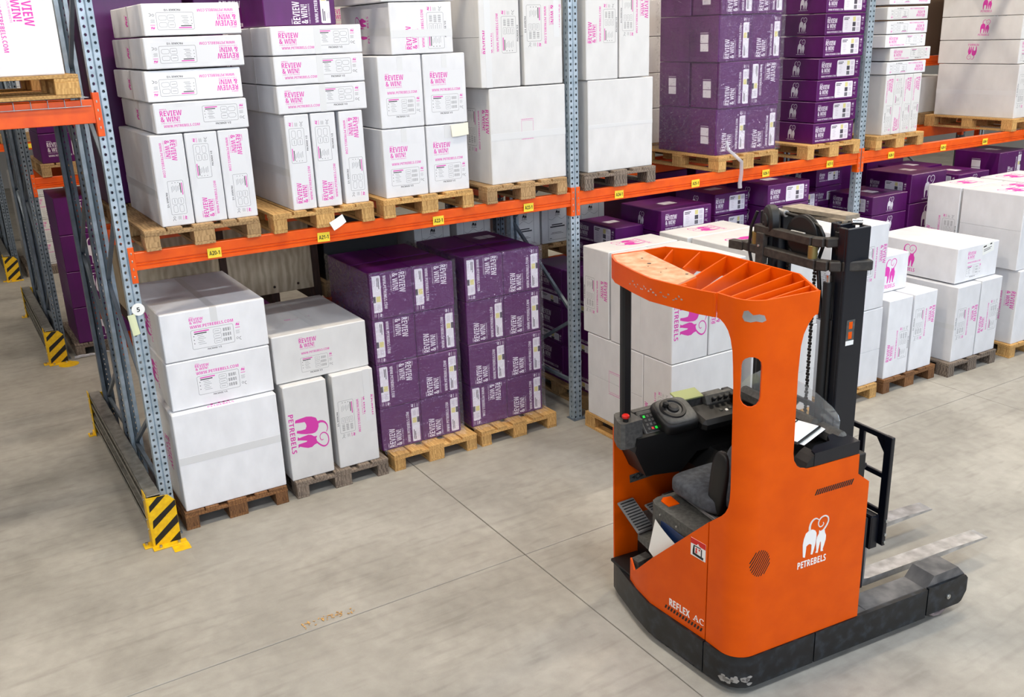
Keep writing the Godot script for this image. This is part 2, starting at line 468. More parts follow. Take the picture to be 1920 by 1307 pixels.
func make_materials():
	# cartons
	var wt := ImageTexture.create_from_image(white_prints())
	for k in 3:
		var m := mat([Color(0.93, 0.93, 0.935), Color(0.90, 0.895, 0.885), Color(0.97, 0.97, 0.975)][k], 0.55); m.albedo_texture = wt
		m.metallic_specular = 0.35
		M["w%d" % k] = m
	var pt := ImageTexture.create_from_image(purple_prints())
	var pm := mat(Color.WHITE, 0.38); pm.albedo_texture = pt; pm.metallic_specular = 0.5; M["p0"] = pm
	var pm2 := mat(Color(0.93, 0.93, 0.93), 0.34); pm2.albedo_texture = pt; M["p1"] = pm2
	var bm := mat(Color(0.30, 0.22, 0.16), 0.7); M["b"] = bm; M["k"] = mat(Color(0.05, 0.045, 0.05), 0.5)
	M.tape = mat(Color(0.84, 0.84, 0.84), 0.3)
	M.tape_dark = mat(Color(0.36, 0.14, 0.37), 0.2)
	M.paper = mat(Color(0.94, 0.94, 0.92), 0.7)
	M.paper_cream = mat(Color(0.93, 0.91, 0.83), 0.7)
	M.paper_yellow = mat(Color(0.84, 0.86, 0.70), 0.7)
	# rack
	M.orange = tri_mat(noise_tex(11, 0.012, Color(0.86, 0.30, 0.0), Color(0.92, 0.36, 0.01)), 0.9, 0.38)
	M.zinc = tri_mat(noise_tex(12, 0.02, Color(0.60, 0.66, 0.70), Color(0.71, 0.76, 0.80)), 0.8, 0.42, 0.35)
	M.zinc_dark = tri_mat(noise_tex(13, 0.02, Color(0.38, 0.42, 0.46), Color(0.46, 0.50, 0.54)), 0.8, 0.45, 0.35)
	M.rail = tri_mat(noise_tex(14, 0.015, Color(0.47, 0.46, 0.43), Color(0.60, 0.59, 0.56)), 1.2, 0.42, 0.5)
	M.wire = mat(Color(0.6, 0.64, 0.66), 0.35, 0.7)
	M.label_yellow = mat(Color(0.95, 0.83, 0.22), 0.5)
	M.ink = mat(Color(0.05, 0.05, 0.05), 0.6)
	M.guard_yellow = tri_mat(noise_tex(15, 0.02, Color(0.88, 0.68, 0.02), Color(0.95, 0.77, 0.05)), 2.0, 0.42)
	M.guard_black = mat(Color(0.06, 0.055, 0.05), 0.5)
	M.bolt = mat(Color(0.75, 0.75, 0.73), 0.3, 0.9)
	# wood
	var wood_pairs := [[Color(0.70, 0.52, 0.29), Color(0.86, 0.69, 0.43)], [Color(0.54, 0.42, 0.27), Color(0.74, 0.60, 0.42)], [Color(0.36, 0.31, 0.27), Color(0.58, 0.52, 0.46)], [Color(0.40, 0.25, 0.13), Color(0.60, 0.43, 0.26)]]
	for k in 4:
		for v in 2:
			var t := wood_image(40 + k * 3 + v, wood_pairs[k][0].darkened(0.12 * v), wood_pairs[k][1].darkened(0.08 * v))
			var m := mat(Color.WHITE, 0.78); m.albedo_texture = t; m.uv1_triplanar = true; m.uv1_scale = Vector3(1.7, 1.7, 1.7)
			M["wood%d%d" % [k, v]] = m
	M.ply = tri_mat(wood_image(77, Color(0.62, 0.55, 0.44), Color(0.78, 0.71, 0.60)), 0.7, 0.75)
	M.dark_timber = tri_mat(wood_image(78, Color(0.16, 0.09, 0.06), Color(0.26, 0.16, 0.11)), 1.0, 0.8)
	# room
	M.wall = tri_mat(noise_tex(21, 0.004, Color(0.58, 0.58, 0.58), Color(0.66, 0.66, 0.66)), 0.2, 0.8)
	M.ceiling = mat(Color(0.52, 0.53, 0.55), 0.85)
	M.door = mat(Color(0.35, 0.38, 0.42), 0.5)
	M.film = film_material(0.03)
	M.film_thick = mat(Color(0.85, 0.85, 0.88, 0.45), 0.2); M.film_thick.transparency = BaseMaterial3D.TRANSPARENCY_ALPHA

func film_material(alpha: float) -> StandardMaterial3D:
	var m := mat(Color(0.90, 0.88, 0.96, alpha), 0.10); m.normal_enabled = true; m.normal_texture = norm_tex(91, 0.018, 14.0, 512, 4); m.normal_scale = 1.0; m.uv1_triplanar = true; m.uv1_scale = Vector3(1.1, 3.2, 1.1); m.transparency = BaseMaterial3D.TRANSPARENCY_ALPHA; m.metallic_specular = 0.75
	m.cull_mode = BaseMaterial3D.CULL_DISABLED
	return m

# ------------------------------------------------------------------ lights
func make_lights():
	# high-bay LED panels in rows under the roof
	var g := mat(Color(1, 1, 1), 0.5); g.emission_enabled = true; g.emission = Color(1.0, 0.97, 0.92); g.emission_energy_multiplier = 30.0
	var housing := mat(Color(0.75, 0.76, 0.78), 0.5)
	var row := 0
	for z in [1.6, 6.4, -3.7, -8.8]:
		for i in 5:
			var x := -4.0 + i * 5.3
			var at := Vector3(x, 8.0, z)
			var t := thing("ceiling_lamp", "white LED roof lamp, %s from the left in the row above the %s" % [ORD[i], ["rack's front edge", "main aisle", "second aisle", "third aisle"][row]], "lamp", at, 0, "roof lamps")
			part("housing", boxm(Vector3(1.3, 0.06, 0.5), 0.01, Vector3(0, 0.04, 0)), housing, t)
			part("diffuser", boxm(Vector3(1.2, 0.012, 0.42), 0.002, Vector3(0, 0.003, 0)), g, t)
			var st := mb()
			for s in [-0.5, 0.5]: tube(st, PackedVector3Array([Vector3(s, 0.07, 0), Vector3(s, 0.98, 0)]), 0.006, 6)
			part("suspension_wire", st.commit(), M.wire, t)
			var l := AreaLight3D.new(); l.name = "glow"; l.area_size = Vector2(1.2, 0.42)
			l.light_color = LAMP_TINT[row]; l.light_energy = LAMP[row]
			l.area_range = 40.0; l.area_attenuation = 2.0; l.shadow_enabled = true
			l.rotation.x = -PI / 2; l.position = Vector3(0, -0.02, 0)
			t.add_child(l)
		row += 1
	# daylight band high in the wall behind the photographer
	for i in 4:
		var x := -7.0 + i * 6.0
		var l := AreaLight3D.new(); l.name = "daylight_%03d" % i; l.area_size = Vector2(5.0, 3.0)
		l.light_color = Color(0.76, 0.87, 1.0); l.light_energy = DAY
		l.area_range = 60.0; l.area_attenuation = 2.0; l.shadow_enabled = true
		l.position = Vector3(x, 5.2, 12.75)
		add_child(l)

const LAMP := [31.0, 35.0, 18.0, 11.0]
const LAMP_TINT := [Color(1.0, 0.94, 0.84), Color(0.94, 0.97, 1.0), Color(1.0, 0.95, 0.88), Color(1.0, 0.95, 0.88)]
const DAY := 5.0

# ------------------------------------------------------------------ room
func make_room():
	var X0 := -14.0; var X1 := 24.0; var Z0 := -22.0; var Z1 := 13.0; var H := 9.0
	# floor: concrete slabs with sawn joints
	var fl := Node3D.new(); fl.name = "floor"; fl.set_meta("kind", "structure"); add_child(fl)
	var base := mb(); box2(base, Vector3(X0, -0.25, Z0), Vector3(X1, -0.008, Z1), 0.001)
	part("joint_bed", base.commit(), mat(Color(0.30, 0.26, 0.20), 0.9), fl)
	var xs := [X0]; var zs := [Z0]
	for k in range(-4, 6):
		var x := 1.97 + 5.16 * k
		if x > X0 + 0.1 and x < X1 - 0.1: xs.append(x)
		var z := 1.78 + 5.1 * k
		if z > Z0 + 0.1 and z < Z1 - 0.1: zs.append(z)
	xs.append(X1); zs.append(Z1)
	var conc := floor_material()
	for i in xs.size() - 1:
		for j in zs.size() - 1:
			var st := mb()
			box2(st, Vector3(xs[i] + 0.003, -0.05, zs[j] + 0.003), Vector3(xs[i + 1] - 0.003, 0.0, zs[j + 1] - 0.003), 0.003)
			part("floor_slab", st.commit(), conc, fl)
	# walls
	var st := mb(); box2(st, Vector3(X0 - 0.3, 0, Z0), Vector3(X0, H, Z1)); struct("wall_left", st.commit(), M.wall)
	st = mb(); box2(st, Vector3(X1, 0, Z0), Vector3(X1 + 0.3, H, Z1)); struct("wall_right", st.commit(), M.wall)
	st = mb(); box2(st, Vector3(X0 - 0.3, 0, Z0 - 0.3), Vector3(X1 + 0.3, H, Z0)); struct("wall_back", st.commit(), M.wall)
	st = mb(); box2(st, Vector3(X0 - 0.3, 0, Z1), Vector3(X1 + 0.3, H, Z1 + 0.3)); struct("wall_front", st.commit(), M.wall)
	st = mb(); box2(st, Vector3(X0 - 0.3, H, Z0 - 0.3), Vector3(X1 + 0.3, H + 0.3, Z1 + 0.3)); struct("ceiling", st.commit(), M.ceiling)
	# translucent daylight panels in the wall behind the photographer
	var gl := mat(Color(0.9, 0.93, 0.97), 0.4); gl.emission_enabled = true; gl.emission = Color(0.86, 0.92, 1.0); gl.emission_energy_multiplier = 9.0
	for i in 4:
		var x := -7.0 + i * 6.0
		var w := Node3D.new(); w.name = "window_%d" % (i + 1); w.set_meta("kind", "structure"); add_child(w)
		w.position = Vector3(x, 5.2, Z1 - 0.04)
		st = mb(); cbox(st, T(0, 0, 0), Vector3(5.0, 3.0, 0.04)); part("pane", st.commit(), gl, w)
		st = mb()
		for s in [-1, 1]:
			cbox(st, T(0, s * 1.55, 0), Vector3(5.2, 0.1, 0.08)); cbox(st, T(s * 2.55, 0, 0), Vector3(0.1, 3.0, 0.08))
		part("window_frame", st.commit(), M.zinc_dark, w)

func floor_material() -> StandardMaterial3D:
	# polished concrete: cloudy patches, fine grain, and short dark tyre scuffs that follow the traffic
	var S := 1024
	var im := Image.create_empty(S, S, false, Image.FORMAT_RGB8)
	var a := FastNoiseLite.new(); a.seed = 5; a.frequency = 0.004; a.fractal_octaves = 4
	var b := FastNoiseLite.new(); b.seed = 6; b.frequency = 0.03; b.fractal_octaves = 3
	var c := FastNoiseLite.new(); c.seed = 8; c.frequency = 0.012; c.fractal_octaves = 3
	var blend := 160
	var val := func(x: int, y: int) -> float:
		var v := 0.5 * a.get_noise_2d(x, y) + 0.22 * b.get_noise_2d(x, y)
		var s := c.get_noise_2d(x * 0.55 + 40.0 * a.get_noise_2d(x, y), y * 3.4)
		return v - 0.5 * maxf(0.0, s - 0.12)
	for y in S:
		for x in S:
			var v: float = val.call(x, y)
			if x < blend: v = lerpf(val.call(x + S, y), v, float(x) / blend)
			if y < blend: v = lerpf(val.call(x, y + S), v, float(y) / blend)
			v += (rng.randf() - 0.5) * 0.10
			var t := clampf(0.5 + v, 0.0, 1.0)
			im.set_pixel(x, y, Color(0.56, 0.54, 0.505).lerp(Color(0.70, 0.68, 0.64), t))
	var m := tri_mat(ImageTexture.create_from_image(im), 0.24, 0.55, 0.0, Color.WHITE, true)
	m.metallic_specular = 0.35
	return m

# ------------------------------------------------------------------ racking
const PW := 0.0911      # width of an upright
const BAY := 3.653      # clear width of a bay
var post_mesh: ArrayMesh
var post_short: ArrayMesh

func perf(st: SurfaceTool, o: Vector3, u: Vector3, v: Vector3, w: float, h: float, pitch: float, rx: float, ry: float, n := 8):
	# a strip w wide, h high from o along u, v with one punched hole per pitch
	for i in int(h / pitch):
		var c := o + u * (w * 0.5) + v * (pitch * (i + 0.5))
		var ring := []; var rim := []
		for k in 8:
			var a := TAU * k / 8
			ring.append(c + u * cos(a) * rx + v * sin(a) * ry)
			var e: Vector2 = [Vector2(1, 0), Vector2(1, 1), Vector2(0, 1), Vector2(-1, 1), Vector2(-1, 0), Vector2(-1, -1), Vector2(0, -1), Vector2(1, -1)][k]
			rim.append(c + u * e.x * w * 0.5 + v * e.y * pitch * 0.5)
		for k in 8: quad(st, rim[k], rim[(k + 1) % 8], ring[(k + 1) % 8], ring[k])

func make_post(h: float) -> ArrayMesh:
	# open rolled section; the punched face looks along +z
	var st := mb(); var a := PW * 0.5; var g := 0.006; var dp := 0.075
	for s in [-1.0, 1.0]:
		perf(st, Vector3(-a if s < 0 else g, 0, 0), Vector3.RIGHT, Vector3.UP, a - g, h, 0.05, 0.0095, 0.0105)
		perf(st, Vector3(s * a, 0, -dp if s > 0 else 0.0) + Vector3(0, 0, 0), Vector3(0, 0, 1 if s < 0 else 1), Vector3.UP, dp, h, 0.05, 0.006, 0.011) if s > 0 else perf(st, Vector3(-a, 0, -dp), Vector3(0, 0, 1), Vector3.UP, dp, h, 0.05, 0.006, 0.011)
		quad(st, Vector3(s * a, 0, -dp), Vector3(s * (a - 0.028), 0, -dp), Vector3(s * (a - 0.028), h, -dp), Vector3(s * a, h, -dp))
		quad(st, Vector3(s * (a - 0.028), 0, -dp), Vector3(s * (a - 0.028), 0, -dp + 0.014), Vector3(s * (a - 0.028), h, -dp + 0.014), Vector3(s * (a - 0.028), h, -dp))
	quad(st, Vector3(-g, 0, 0), Vector3(0, 0, -0.009), Vector3(0, h, -0.009), Vector3(-g, h, 0))
	quad(st, Vector3(0, 0, -0.009), Vector3(g, 0, 0), Vector3(g, h, 0), Vector3(0, h, -0.009))
	return st.commit()

func frame(x: float, z_front: float, depth: float, label: String, dark := false, h := 4.7):
	# an upright frame: two posts, foot plates and lattice bracing; x is the posts' middle
	if post_mesh == null: post_mesh = make_post(4.7)
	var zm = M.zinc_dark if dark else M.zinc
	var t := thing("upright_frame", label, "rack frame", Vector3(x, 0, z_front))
	part("post", post_mesh, zm, t)
	var p := part("post", post_mesh, zm, t); p.position = Vector3(0, 0, -depth); p.rotation.y = PI
	var za := -0.045; var zb := -depth + 0.045
	var ys := [0.36, 0.994, 1.75, 2.55, 3.35, 4.15]
	var st := mb(); bar(st, Vector3(0, 0.36, za), Vector3(0, 0.36, zb), 0.03, 0.032); part("horizontal_brace", st.commit(), M.zinc_dark, t)
	for i in ys.size() - 1:
		st = mb()
		var f0: bool = i % 2 == 1
		bar(st, Vector3(0, ys[i] + 0.02, za if f0 else zb), Vector3(0, ys[i + 1] - 0.02, zb if f0 else za), 0.028, 0.03)
		part("diagonal_brace", st.commit(), M.zinc_dark, t)
	for z in [-0.03, -depth + 0.03]:
		st = mb(); cbox(st, T(0, 0.004, z), Vector3(0.13, 0.008, 0.13), 0.002)
		for s in [-1, 1]: cyl(st, Vector3(s * 0.052, 0.006, z + 0.045), Vector3(s * 0.052, 0.022, z + 0.045), 0.009, 6)
		part("foot_plate", st.commit(), M.zinc_dark, t)
	return t

func beam_profile(d: float, h: float) -> PackedVector2Array:
	# (z, y) section: plain upper band, two rolled ribs below
	return PackedVector2Array([Vector2(-d, 0), Vector2(-0.003, 0), Vector2(0, 0.003), Vector2(0, h * 0.20), Vector2(-0.007, h * 0.225), Vector2(-0.007, h * 0.27), Vector2(0, h * 0.295), Vector2(0, h * 0.36), Vector2(-0.007, h * 0.385), Vector2(-0.007, h * 0.43), Vector2(0, h * 0.455), Vector2(0, h - 0.004), Vector2(-0.004, h), Vector2(-d, h)])

func rack_beam(x0: float, x1: float, y_top: float, z: float, label: String, facing := 1.0, h := 0.1236, plain := false):
	# a beam between two uprights with its claw connectors; origin at its lower left front corner
	var t := thing("load_beam", label, "rack beam", Vector3(x0, y_top - h, z))
	var L := x1 - x0
	var pr := beam_profile(0.05, h)
	if plain: pr = PackedVector2Array([Vector2(-0.05, 0), Vector2(-0.003, 0), Vector2(0, 0.003), Vector2(0, h - 0.004), Vector2(-0.004, h), Vector2(-0.05, h)])
	var st := mb()
	# section is drawn in (z, y): turn it so that the prism runs along x
	prism(st, Transform3D(Basis(Vector3(0, 0, facing), Vector3(0, 1, 0), Vector3(facing, 0, 0)) if facing > 0 else Basis(Vector3(0, 0, -1), Vector3(0, 1, 0), Vector3(1, 0, 0)), Vector3(0, 0, 0)), pr, 0.004, L - 0.004)
	part("beam", st.commit(), M.orange, t)
	for s in [0.0, 1.0]:
		var c := mb(); var cx: float = s * L; var dir: float = 1.0 - 2.0 * s
		cbox(c, T(cx - dir * 0.018, h * 0.5 - 0.022, facing * 0.004), Vector3(0.040, h + 0.128, 0.005), 0.0015)
		cbox(c, T(cx + dir * 0.001, h * 0.5 - 0.022, facing * -0.03), Vector3(0.004, h + 0.128, 0.07), 0.001)
		var con := part("connector", c.commit(), M.orange, t)
		var hk := mb()
		for k in 4:
			cbox(hk, T(cx - dir * 0.018, h * 0.5 - 0.022 + (k - 1.5) * 0.055, facing * 0.0075), Vector3(0.008, 0.016, 0.003), 0.001)
		part("hook", hk.commit(), M.bolt, con)
	return t

func beam_label(beam: Node3D, x: float, words: String, y := 2.077):
	var st := mb(); cbox(st, Transform3D(Basis(Vector3.BACK, rng.randf_range(-0.03, 0.03)), Vector3(x - beam.position.x, y - beam.position.y, 0.0065)), Vector3(0.098, 0.07, 0.002), 0.0005)
	var l := part("location_label", st.commit(), M.label_yellow, beam, "yellow label reading %s" % words)
	var w := part("lettering", text_mesh(words, 0.075, 0.03, 0.0012), M.ink, l)
	w.position = Vector3(x - beam.position.x, y - beam.position.y, 0.0078)

func make_racks():
	var X := [-PW * 0.5, BAY + PW * 0.5, 2 * BAY + 1.5 * PW, 3 * BAY + 2.5 * PW]
	var which := ["at the near end, leftmost along the aisle", "between the beam labels A23-1 and A24-1", "between the beam labels A27-1 and A28-1", "at the far right, past label A30-1"]
	for i in 4:
		frame(X[i], 0.0, 1.1, "galvanised perforated upright frame " + which[i])
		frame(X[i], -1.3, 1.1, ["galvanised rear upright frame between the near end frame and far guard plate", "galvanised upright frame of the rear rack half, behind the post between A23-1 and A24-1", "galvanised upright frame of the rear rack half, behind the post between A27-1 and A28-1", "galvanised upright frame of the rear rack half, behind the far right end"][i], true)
	var n := 20
	var lx := [[0.54, 1.363, 2.341, 3.207], [4.179, 5.092, 6.023, 6.955], [7.937, 8.851, 9.641, 10.5]]
	for b in 3:
		var x0 := b * (BAY + PW); var x1 := x0 + BAY
		var bm = rack_beam(x0, x1, BEAM_TOP, 0.004, "orange ribbed front beam carrying the yellow labels A%d-1 to A%d-1" % [n, n + 3])
		for k in 4:
			beam_label(bm, lx[b][k], "A%d-1" % n); n += 1
		rack_beam(x0, x1, BEAM_TOP, -1.104, "orange inner beam behind the pallets above labels A%d-1 to A%d-1" % [n - 4, n - 1], -1.0)
		rack_beam(x0, x1, BEAM_TOP, -1.296, "orange beam of the rear rack half, behind the pallets above labels A%d-1 to A%d-1" % [n - 4, n - 1])
		rack_beam(x0, x1, BEAM_TOP, -2.404, "orange rearmost beam, at the back of the bay with labels A%d-1 to A%d-1" % [n - 4, n - 1], -1.0)
		rack_beam(x0, x1, 1.245, -1.296, "low orange beam in the shade of the rear rack half, below labels A%d-1 to A%d-1" % [n - 4, n - 1])
		rack_beam(x0, x1, 1.245, -2.404, "low orange rearmost beam below labels A%d-1 to A%d-1" % [n - 4, n - 1], -1.0)
		rack_beam(x0, x1, 4.35, 0.004, "upper orange front beam above the stacks over labels A%d-1 to A%d-1" % [n - 4, n - 1])
		rack_beam(x0, x1, 4.35, -1.104, "upper orange inner beam above the stacks over labels A%d-1 to A%d-1" % [n - 4, n - 1], -1.0)
	# the bridge over the cross aisle, left of the first frame
	rack_beam(-PW - BAY, -PW, 3.18, 0.004, "orange bridge beam with a wire deck, at the top left edge of the photo", 1.0, 0.15, true)
	rack_beam(-PW - BAY, -PW, 3.18, -1.104, "orange bridge beam at the back of the wire deck", -1.0, 0.15, true)
	rack_beam(-PW - BAY, -PW, 3.18, -1.296, "orange bridge beam behind the wire deck, over the cross aisle", 1.0, 0.15, true)
	rack_beam(-PW - BAY, -PW, 3.18, -2.404, "rearmost orange bridge beam over the cross aisle", -1.0, 0.15, true)
	frame(X[0] - BAY - PW, 0.0, 1.1, "galvanised upright frame on the far side of the cross aisle, outside the photo")
	var t := thing("wire_deck", "galvanised wire mesh deck hooked over the orange bridge beam at top left", "wire deck", Vector3(-PW - BAY, 3.18, 0))
	var st := mb()
	for i in 37: tube(st, PackedVector3Array([Vector3(0.05 + i * 0.098, -0.045, 0.011), Vector3(0.05 + i * 0.098, 0.004, 0.011), Vector3(0.05 + i * 0.098, 0.008, 0.0), Vector3(0.05 + i * 0.098, 0.008, -1.09)]), 0.0028, 6)
	part("cross_wire", st.commit(), M.wire, t)
	st = mb()
	for z in [-0.02, -0.08, -0.14, -0.2, -0.26, -0.32, -0.4, -0.5, -0.6, -0.7, -0.8, -0.9, -1.0]: tube(st, PackedVector3Array([Vector3(0.02, 0.0125, z), Vector3(BAY - 0.02, 0.0125, z)]), 0.0028, 6)
	tube(st, PackedVector3Array([Vector3(0.02, -0.04, 0.0145), Vector3(BAY - 0.02, -0.04, 0.0145)]), 0.0028, 6)
	part("long_wire", st.commit(), M.wire, t)
	# the next two racks behind
	for r in 2:
		var z0: float = [-5.1, -10.1][r]; var xo: float = [-0.085, -0.115][r]
		var nm: String = ["second", "third"][r]
		for i in 2:
			var pl: String = ["nearest the cross aisle", "one bay in"][i]
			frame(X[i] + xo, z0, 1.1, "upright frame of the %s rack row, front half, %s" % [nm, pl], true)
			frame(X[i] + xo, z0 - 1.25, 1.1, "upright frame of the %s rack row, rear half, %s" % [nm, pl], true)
		for q in [[0.004, 1.0, "front"], [-1.104, -1.0, "inner"], [-1.246, 1.0, "rear half front"], [-2.354, -1.0, "rearmost"]]:
			var bm = rack_beam(xo, xo + BAY, BEAM_TOP - 0.02, z0 + q[0], "orange %s beam of the %s rack row, seen past the near end frame" % [q[2], nm], q[1])
			if q[2] == "front": beam_label(bm, xo + 0.56, "B20-1", 2.055) if false else beam_blank(bm, xo + 0.5)
	# guard barriers at the row ends
	barrier(Vector3(0, 0, 0), 2.47, "yellow and black striped end guard with grey double rail, nearest the camera")
	barrier(Vector3(-0.095, 0, -5.1), 2.42, "striped yellow end guard of the second rack row, in the middle distance")
	barrier(Vector3(-0.125, 0, -10.1), 2.42, "striped yellow end guard of the third rack row, farthest away")

func beam_blank(beam: Node3D, x: float):
	var st := mb(); cbox(st, T(x - beam.position.x, 0.06, 0.0065), Vector3(0.098, 0.07, 0.002), 0.0005)
	part("location_label", st.commit(), M.label_yellow, beam, "yellow label")

func barrier(at: Vector3, depth: float, label: String):
	# striped guard plates at both ends joined by two box rails; at: the rack's front corner
	var t := thing("rack_end_guard", label, "guard rail", at)
	var rear := -depth
	for e in 2:
		var zf: float = 0.137 if e == 0 else rear
		var sgn: float = 1.0 if e == 0 else -1.0
		var pl := PackedVector2Array([Vector2(-0.212, 0.0), Vector2(-0.016, 0.0), Vector2(-0.016, 0.335), Vector2(-0.062, 0.39), Vector2(-0.212, 0.40)])
		var st := mb(); prism(st, T(0, 0, 0), pl, zf - 0.003, zf + 0.003)
		# folded flange along the rails
		cbox(st, T(-0.215, 0.215, zf - sgn * 0.055), Vector3(0.006, 0.43, 0.116), 0.002)
		var g := part("guard_plate", st.commit(), M.guard_yellow, t)
		for sp in [[[-0.197, 0.293], [-0.183, 0.352], [-0.101, 0.398], [-0.071, 0.3935]], [[-0.197, 0.150], [-0.191, 0.213], [-0.022, 0.338], [-0.017, 0.333], [-0.017, 0.296]], [[-0.199, 0.016], [-0.197, 0.070], [-0.017, 0.220], [-0.017, 0.156]], [[-0.100, 0.012], [-0.017, 0.080], [-0.017, 0.012]]]:
			var pp := PackedVector2Array()
			for q in sp: pp.append(Vector2(q[0], q[1]))
			if sp.size() == 4 and sp[0][1] > 0.2: pp = PackedVector2Array([Vector2(-0.203, 0.285), Vector2(-0.200, 0.335), Vector2(-0.135, 0.3945), Vector2(-0.078, 0.391)])
			var s2 := mb(); prism(s2, T(0, 0, zf + sgn * 0.0036), pp, -0.0006, 0.0006)
			part("black_stripe", s2.commit(), M.guard_black, g)
		st = mb()
		cbox(st, T(-0.105, 0.005, zf + sgn * 0.03), Vector3(0.24, 0.01, 0.07), 0.002)
		cbox(st, T(-0.245, 0.005, zf - sgn * 0.05), Vector3(0.06, 0.01, 0.09), 0.002)
		var ft := part("foot", st.commit(), M.guard_yellow, t)
		st = mb()
		for q in [[-0.17, sgn * 0.04], [-0.04, sgn * 0.04], [-0.25, -sgn * 0.06]]: cyl(st, Vector3(q[0], 0.008, zf + q[1]), Vector3(q[0], 0.026, zf + q[1]), 0.011, 6)
		for yy in [0.13, 0.21, 0.37]: cyl(st, Vector3(-0.217, yy, zf - sgn * 0.06), Vector3(-0.226, yy, zf - sgn * 0.06), 0.009, 6)
		part("bolt", st.commit(), M.bolt, ft).set_meta("kind", "stuff")
	for y in [[0.29, 0.41], [0.10, 0.20]]:
		# C-shaped rail with its mouth toward the aisle
		var st := mb(); var w := 0.10 if y[1] > 0.3 else 0.075
		var za := 0.13; var zb := rear + 0.008
		box2(st, Vector3(-0.208, y[1] - 0.006, zb), Vector3(-0.208 + w, y[1], za), 0.002)
		box2(st, Vector3(-0.208, y[0], zb), Vector3(-0.208 + w, y[0] + 0.006, za), 0.002)
		box2(st, Vector3(-0.208 + w - 0.006, y[0], zb), Vector3(-0.208 + w, y[1], za), 0.002)
		box2(st, Vector3(-0.208, y[1] - 0.03, zb), Vector3(-0.202, y[1], za), 0.002)
		box2(st, Vector3(-0.208, y[0], zb), Vector3(-0.202, y[0] + 0.03, za), 0.002)
		part("rail", st.commit(), M.rail, t)

# ------------------------------------------------------------------ pallets
var pallet_mesh := {}
func pallet(x: float, y: float, z_front: float, tone: int, label: String, turned := false, group := ""):
	# a four-way wooden pallet; x = left end, z_front = front edge; the 0.8 side faces +z (or the 1.2 side when turned)
	if pallet_mesh.is_empty():
		pallet_mesh.d = boxm(Vector3(0.145, 0.022, 1.2), 0.002); pallet_mesh.n = boxm(Vector3(0.1, 0.022, 1.2), 0.002)
		pallet_mesh.c = boxm(Vector3(0.8, 0.022, 0.145), 0.002); pallet_mesh.b = boxm(Vector3(0.1, 0.078, 0.145), 0.003); pallet_mesh.m = boxm(Vector3(0.145, 0.078, 0.145), 0.003)
	var w := 1.2 if turned else 0.8; var dd := 0.8 if turned else 1.2
	var t := thing("wooden_pallet", label, "pallet", Vector3(x + w * 0.5, y, z_front - dd * 0.5), PI / 2 if turned else 0.0, group)
	var wd := func() -> Material: return M["wood%d%d" % [tone, rng.randi() % 2]]
	for q in [[-0.3275, "d"], [-0.19, "n"], [0.0, "d"], [0.19, "n"], [0.3275, "d"]]:
		var o := part("deck_board", pallet_mesh[q[1]], wd.call(), t); o.position = Vector3(q[0] + rng.randf_range(-0.004, 0.004), 0.133, 0)
	for z in [-0.5275, 0.0, 0.5275]:
		var o := part("cross_board", pallet_mesh.c, wd.call(), t); o.position = Vector3(0, 0.111, z)
		for q in [[-0.35, "b"], [0.0, "m"], [0.35, "b"]]:
			o = part("block", pallet_mesh[q[1]], wd.call(), t); o.position = Vector3(q[0] + rng.randf_range(-0.004, 0.004), 0.061, z)
	for q in [[-0.35, "n"], [0.0, "d"], [0.35, "n"]]:
		var o := part("bottom_board", pallet_mesh[q[1]], wd.call(), t); o.position = Vector3(q[0], 0.011, 0)
	return t

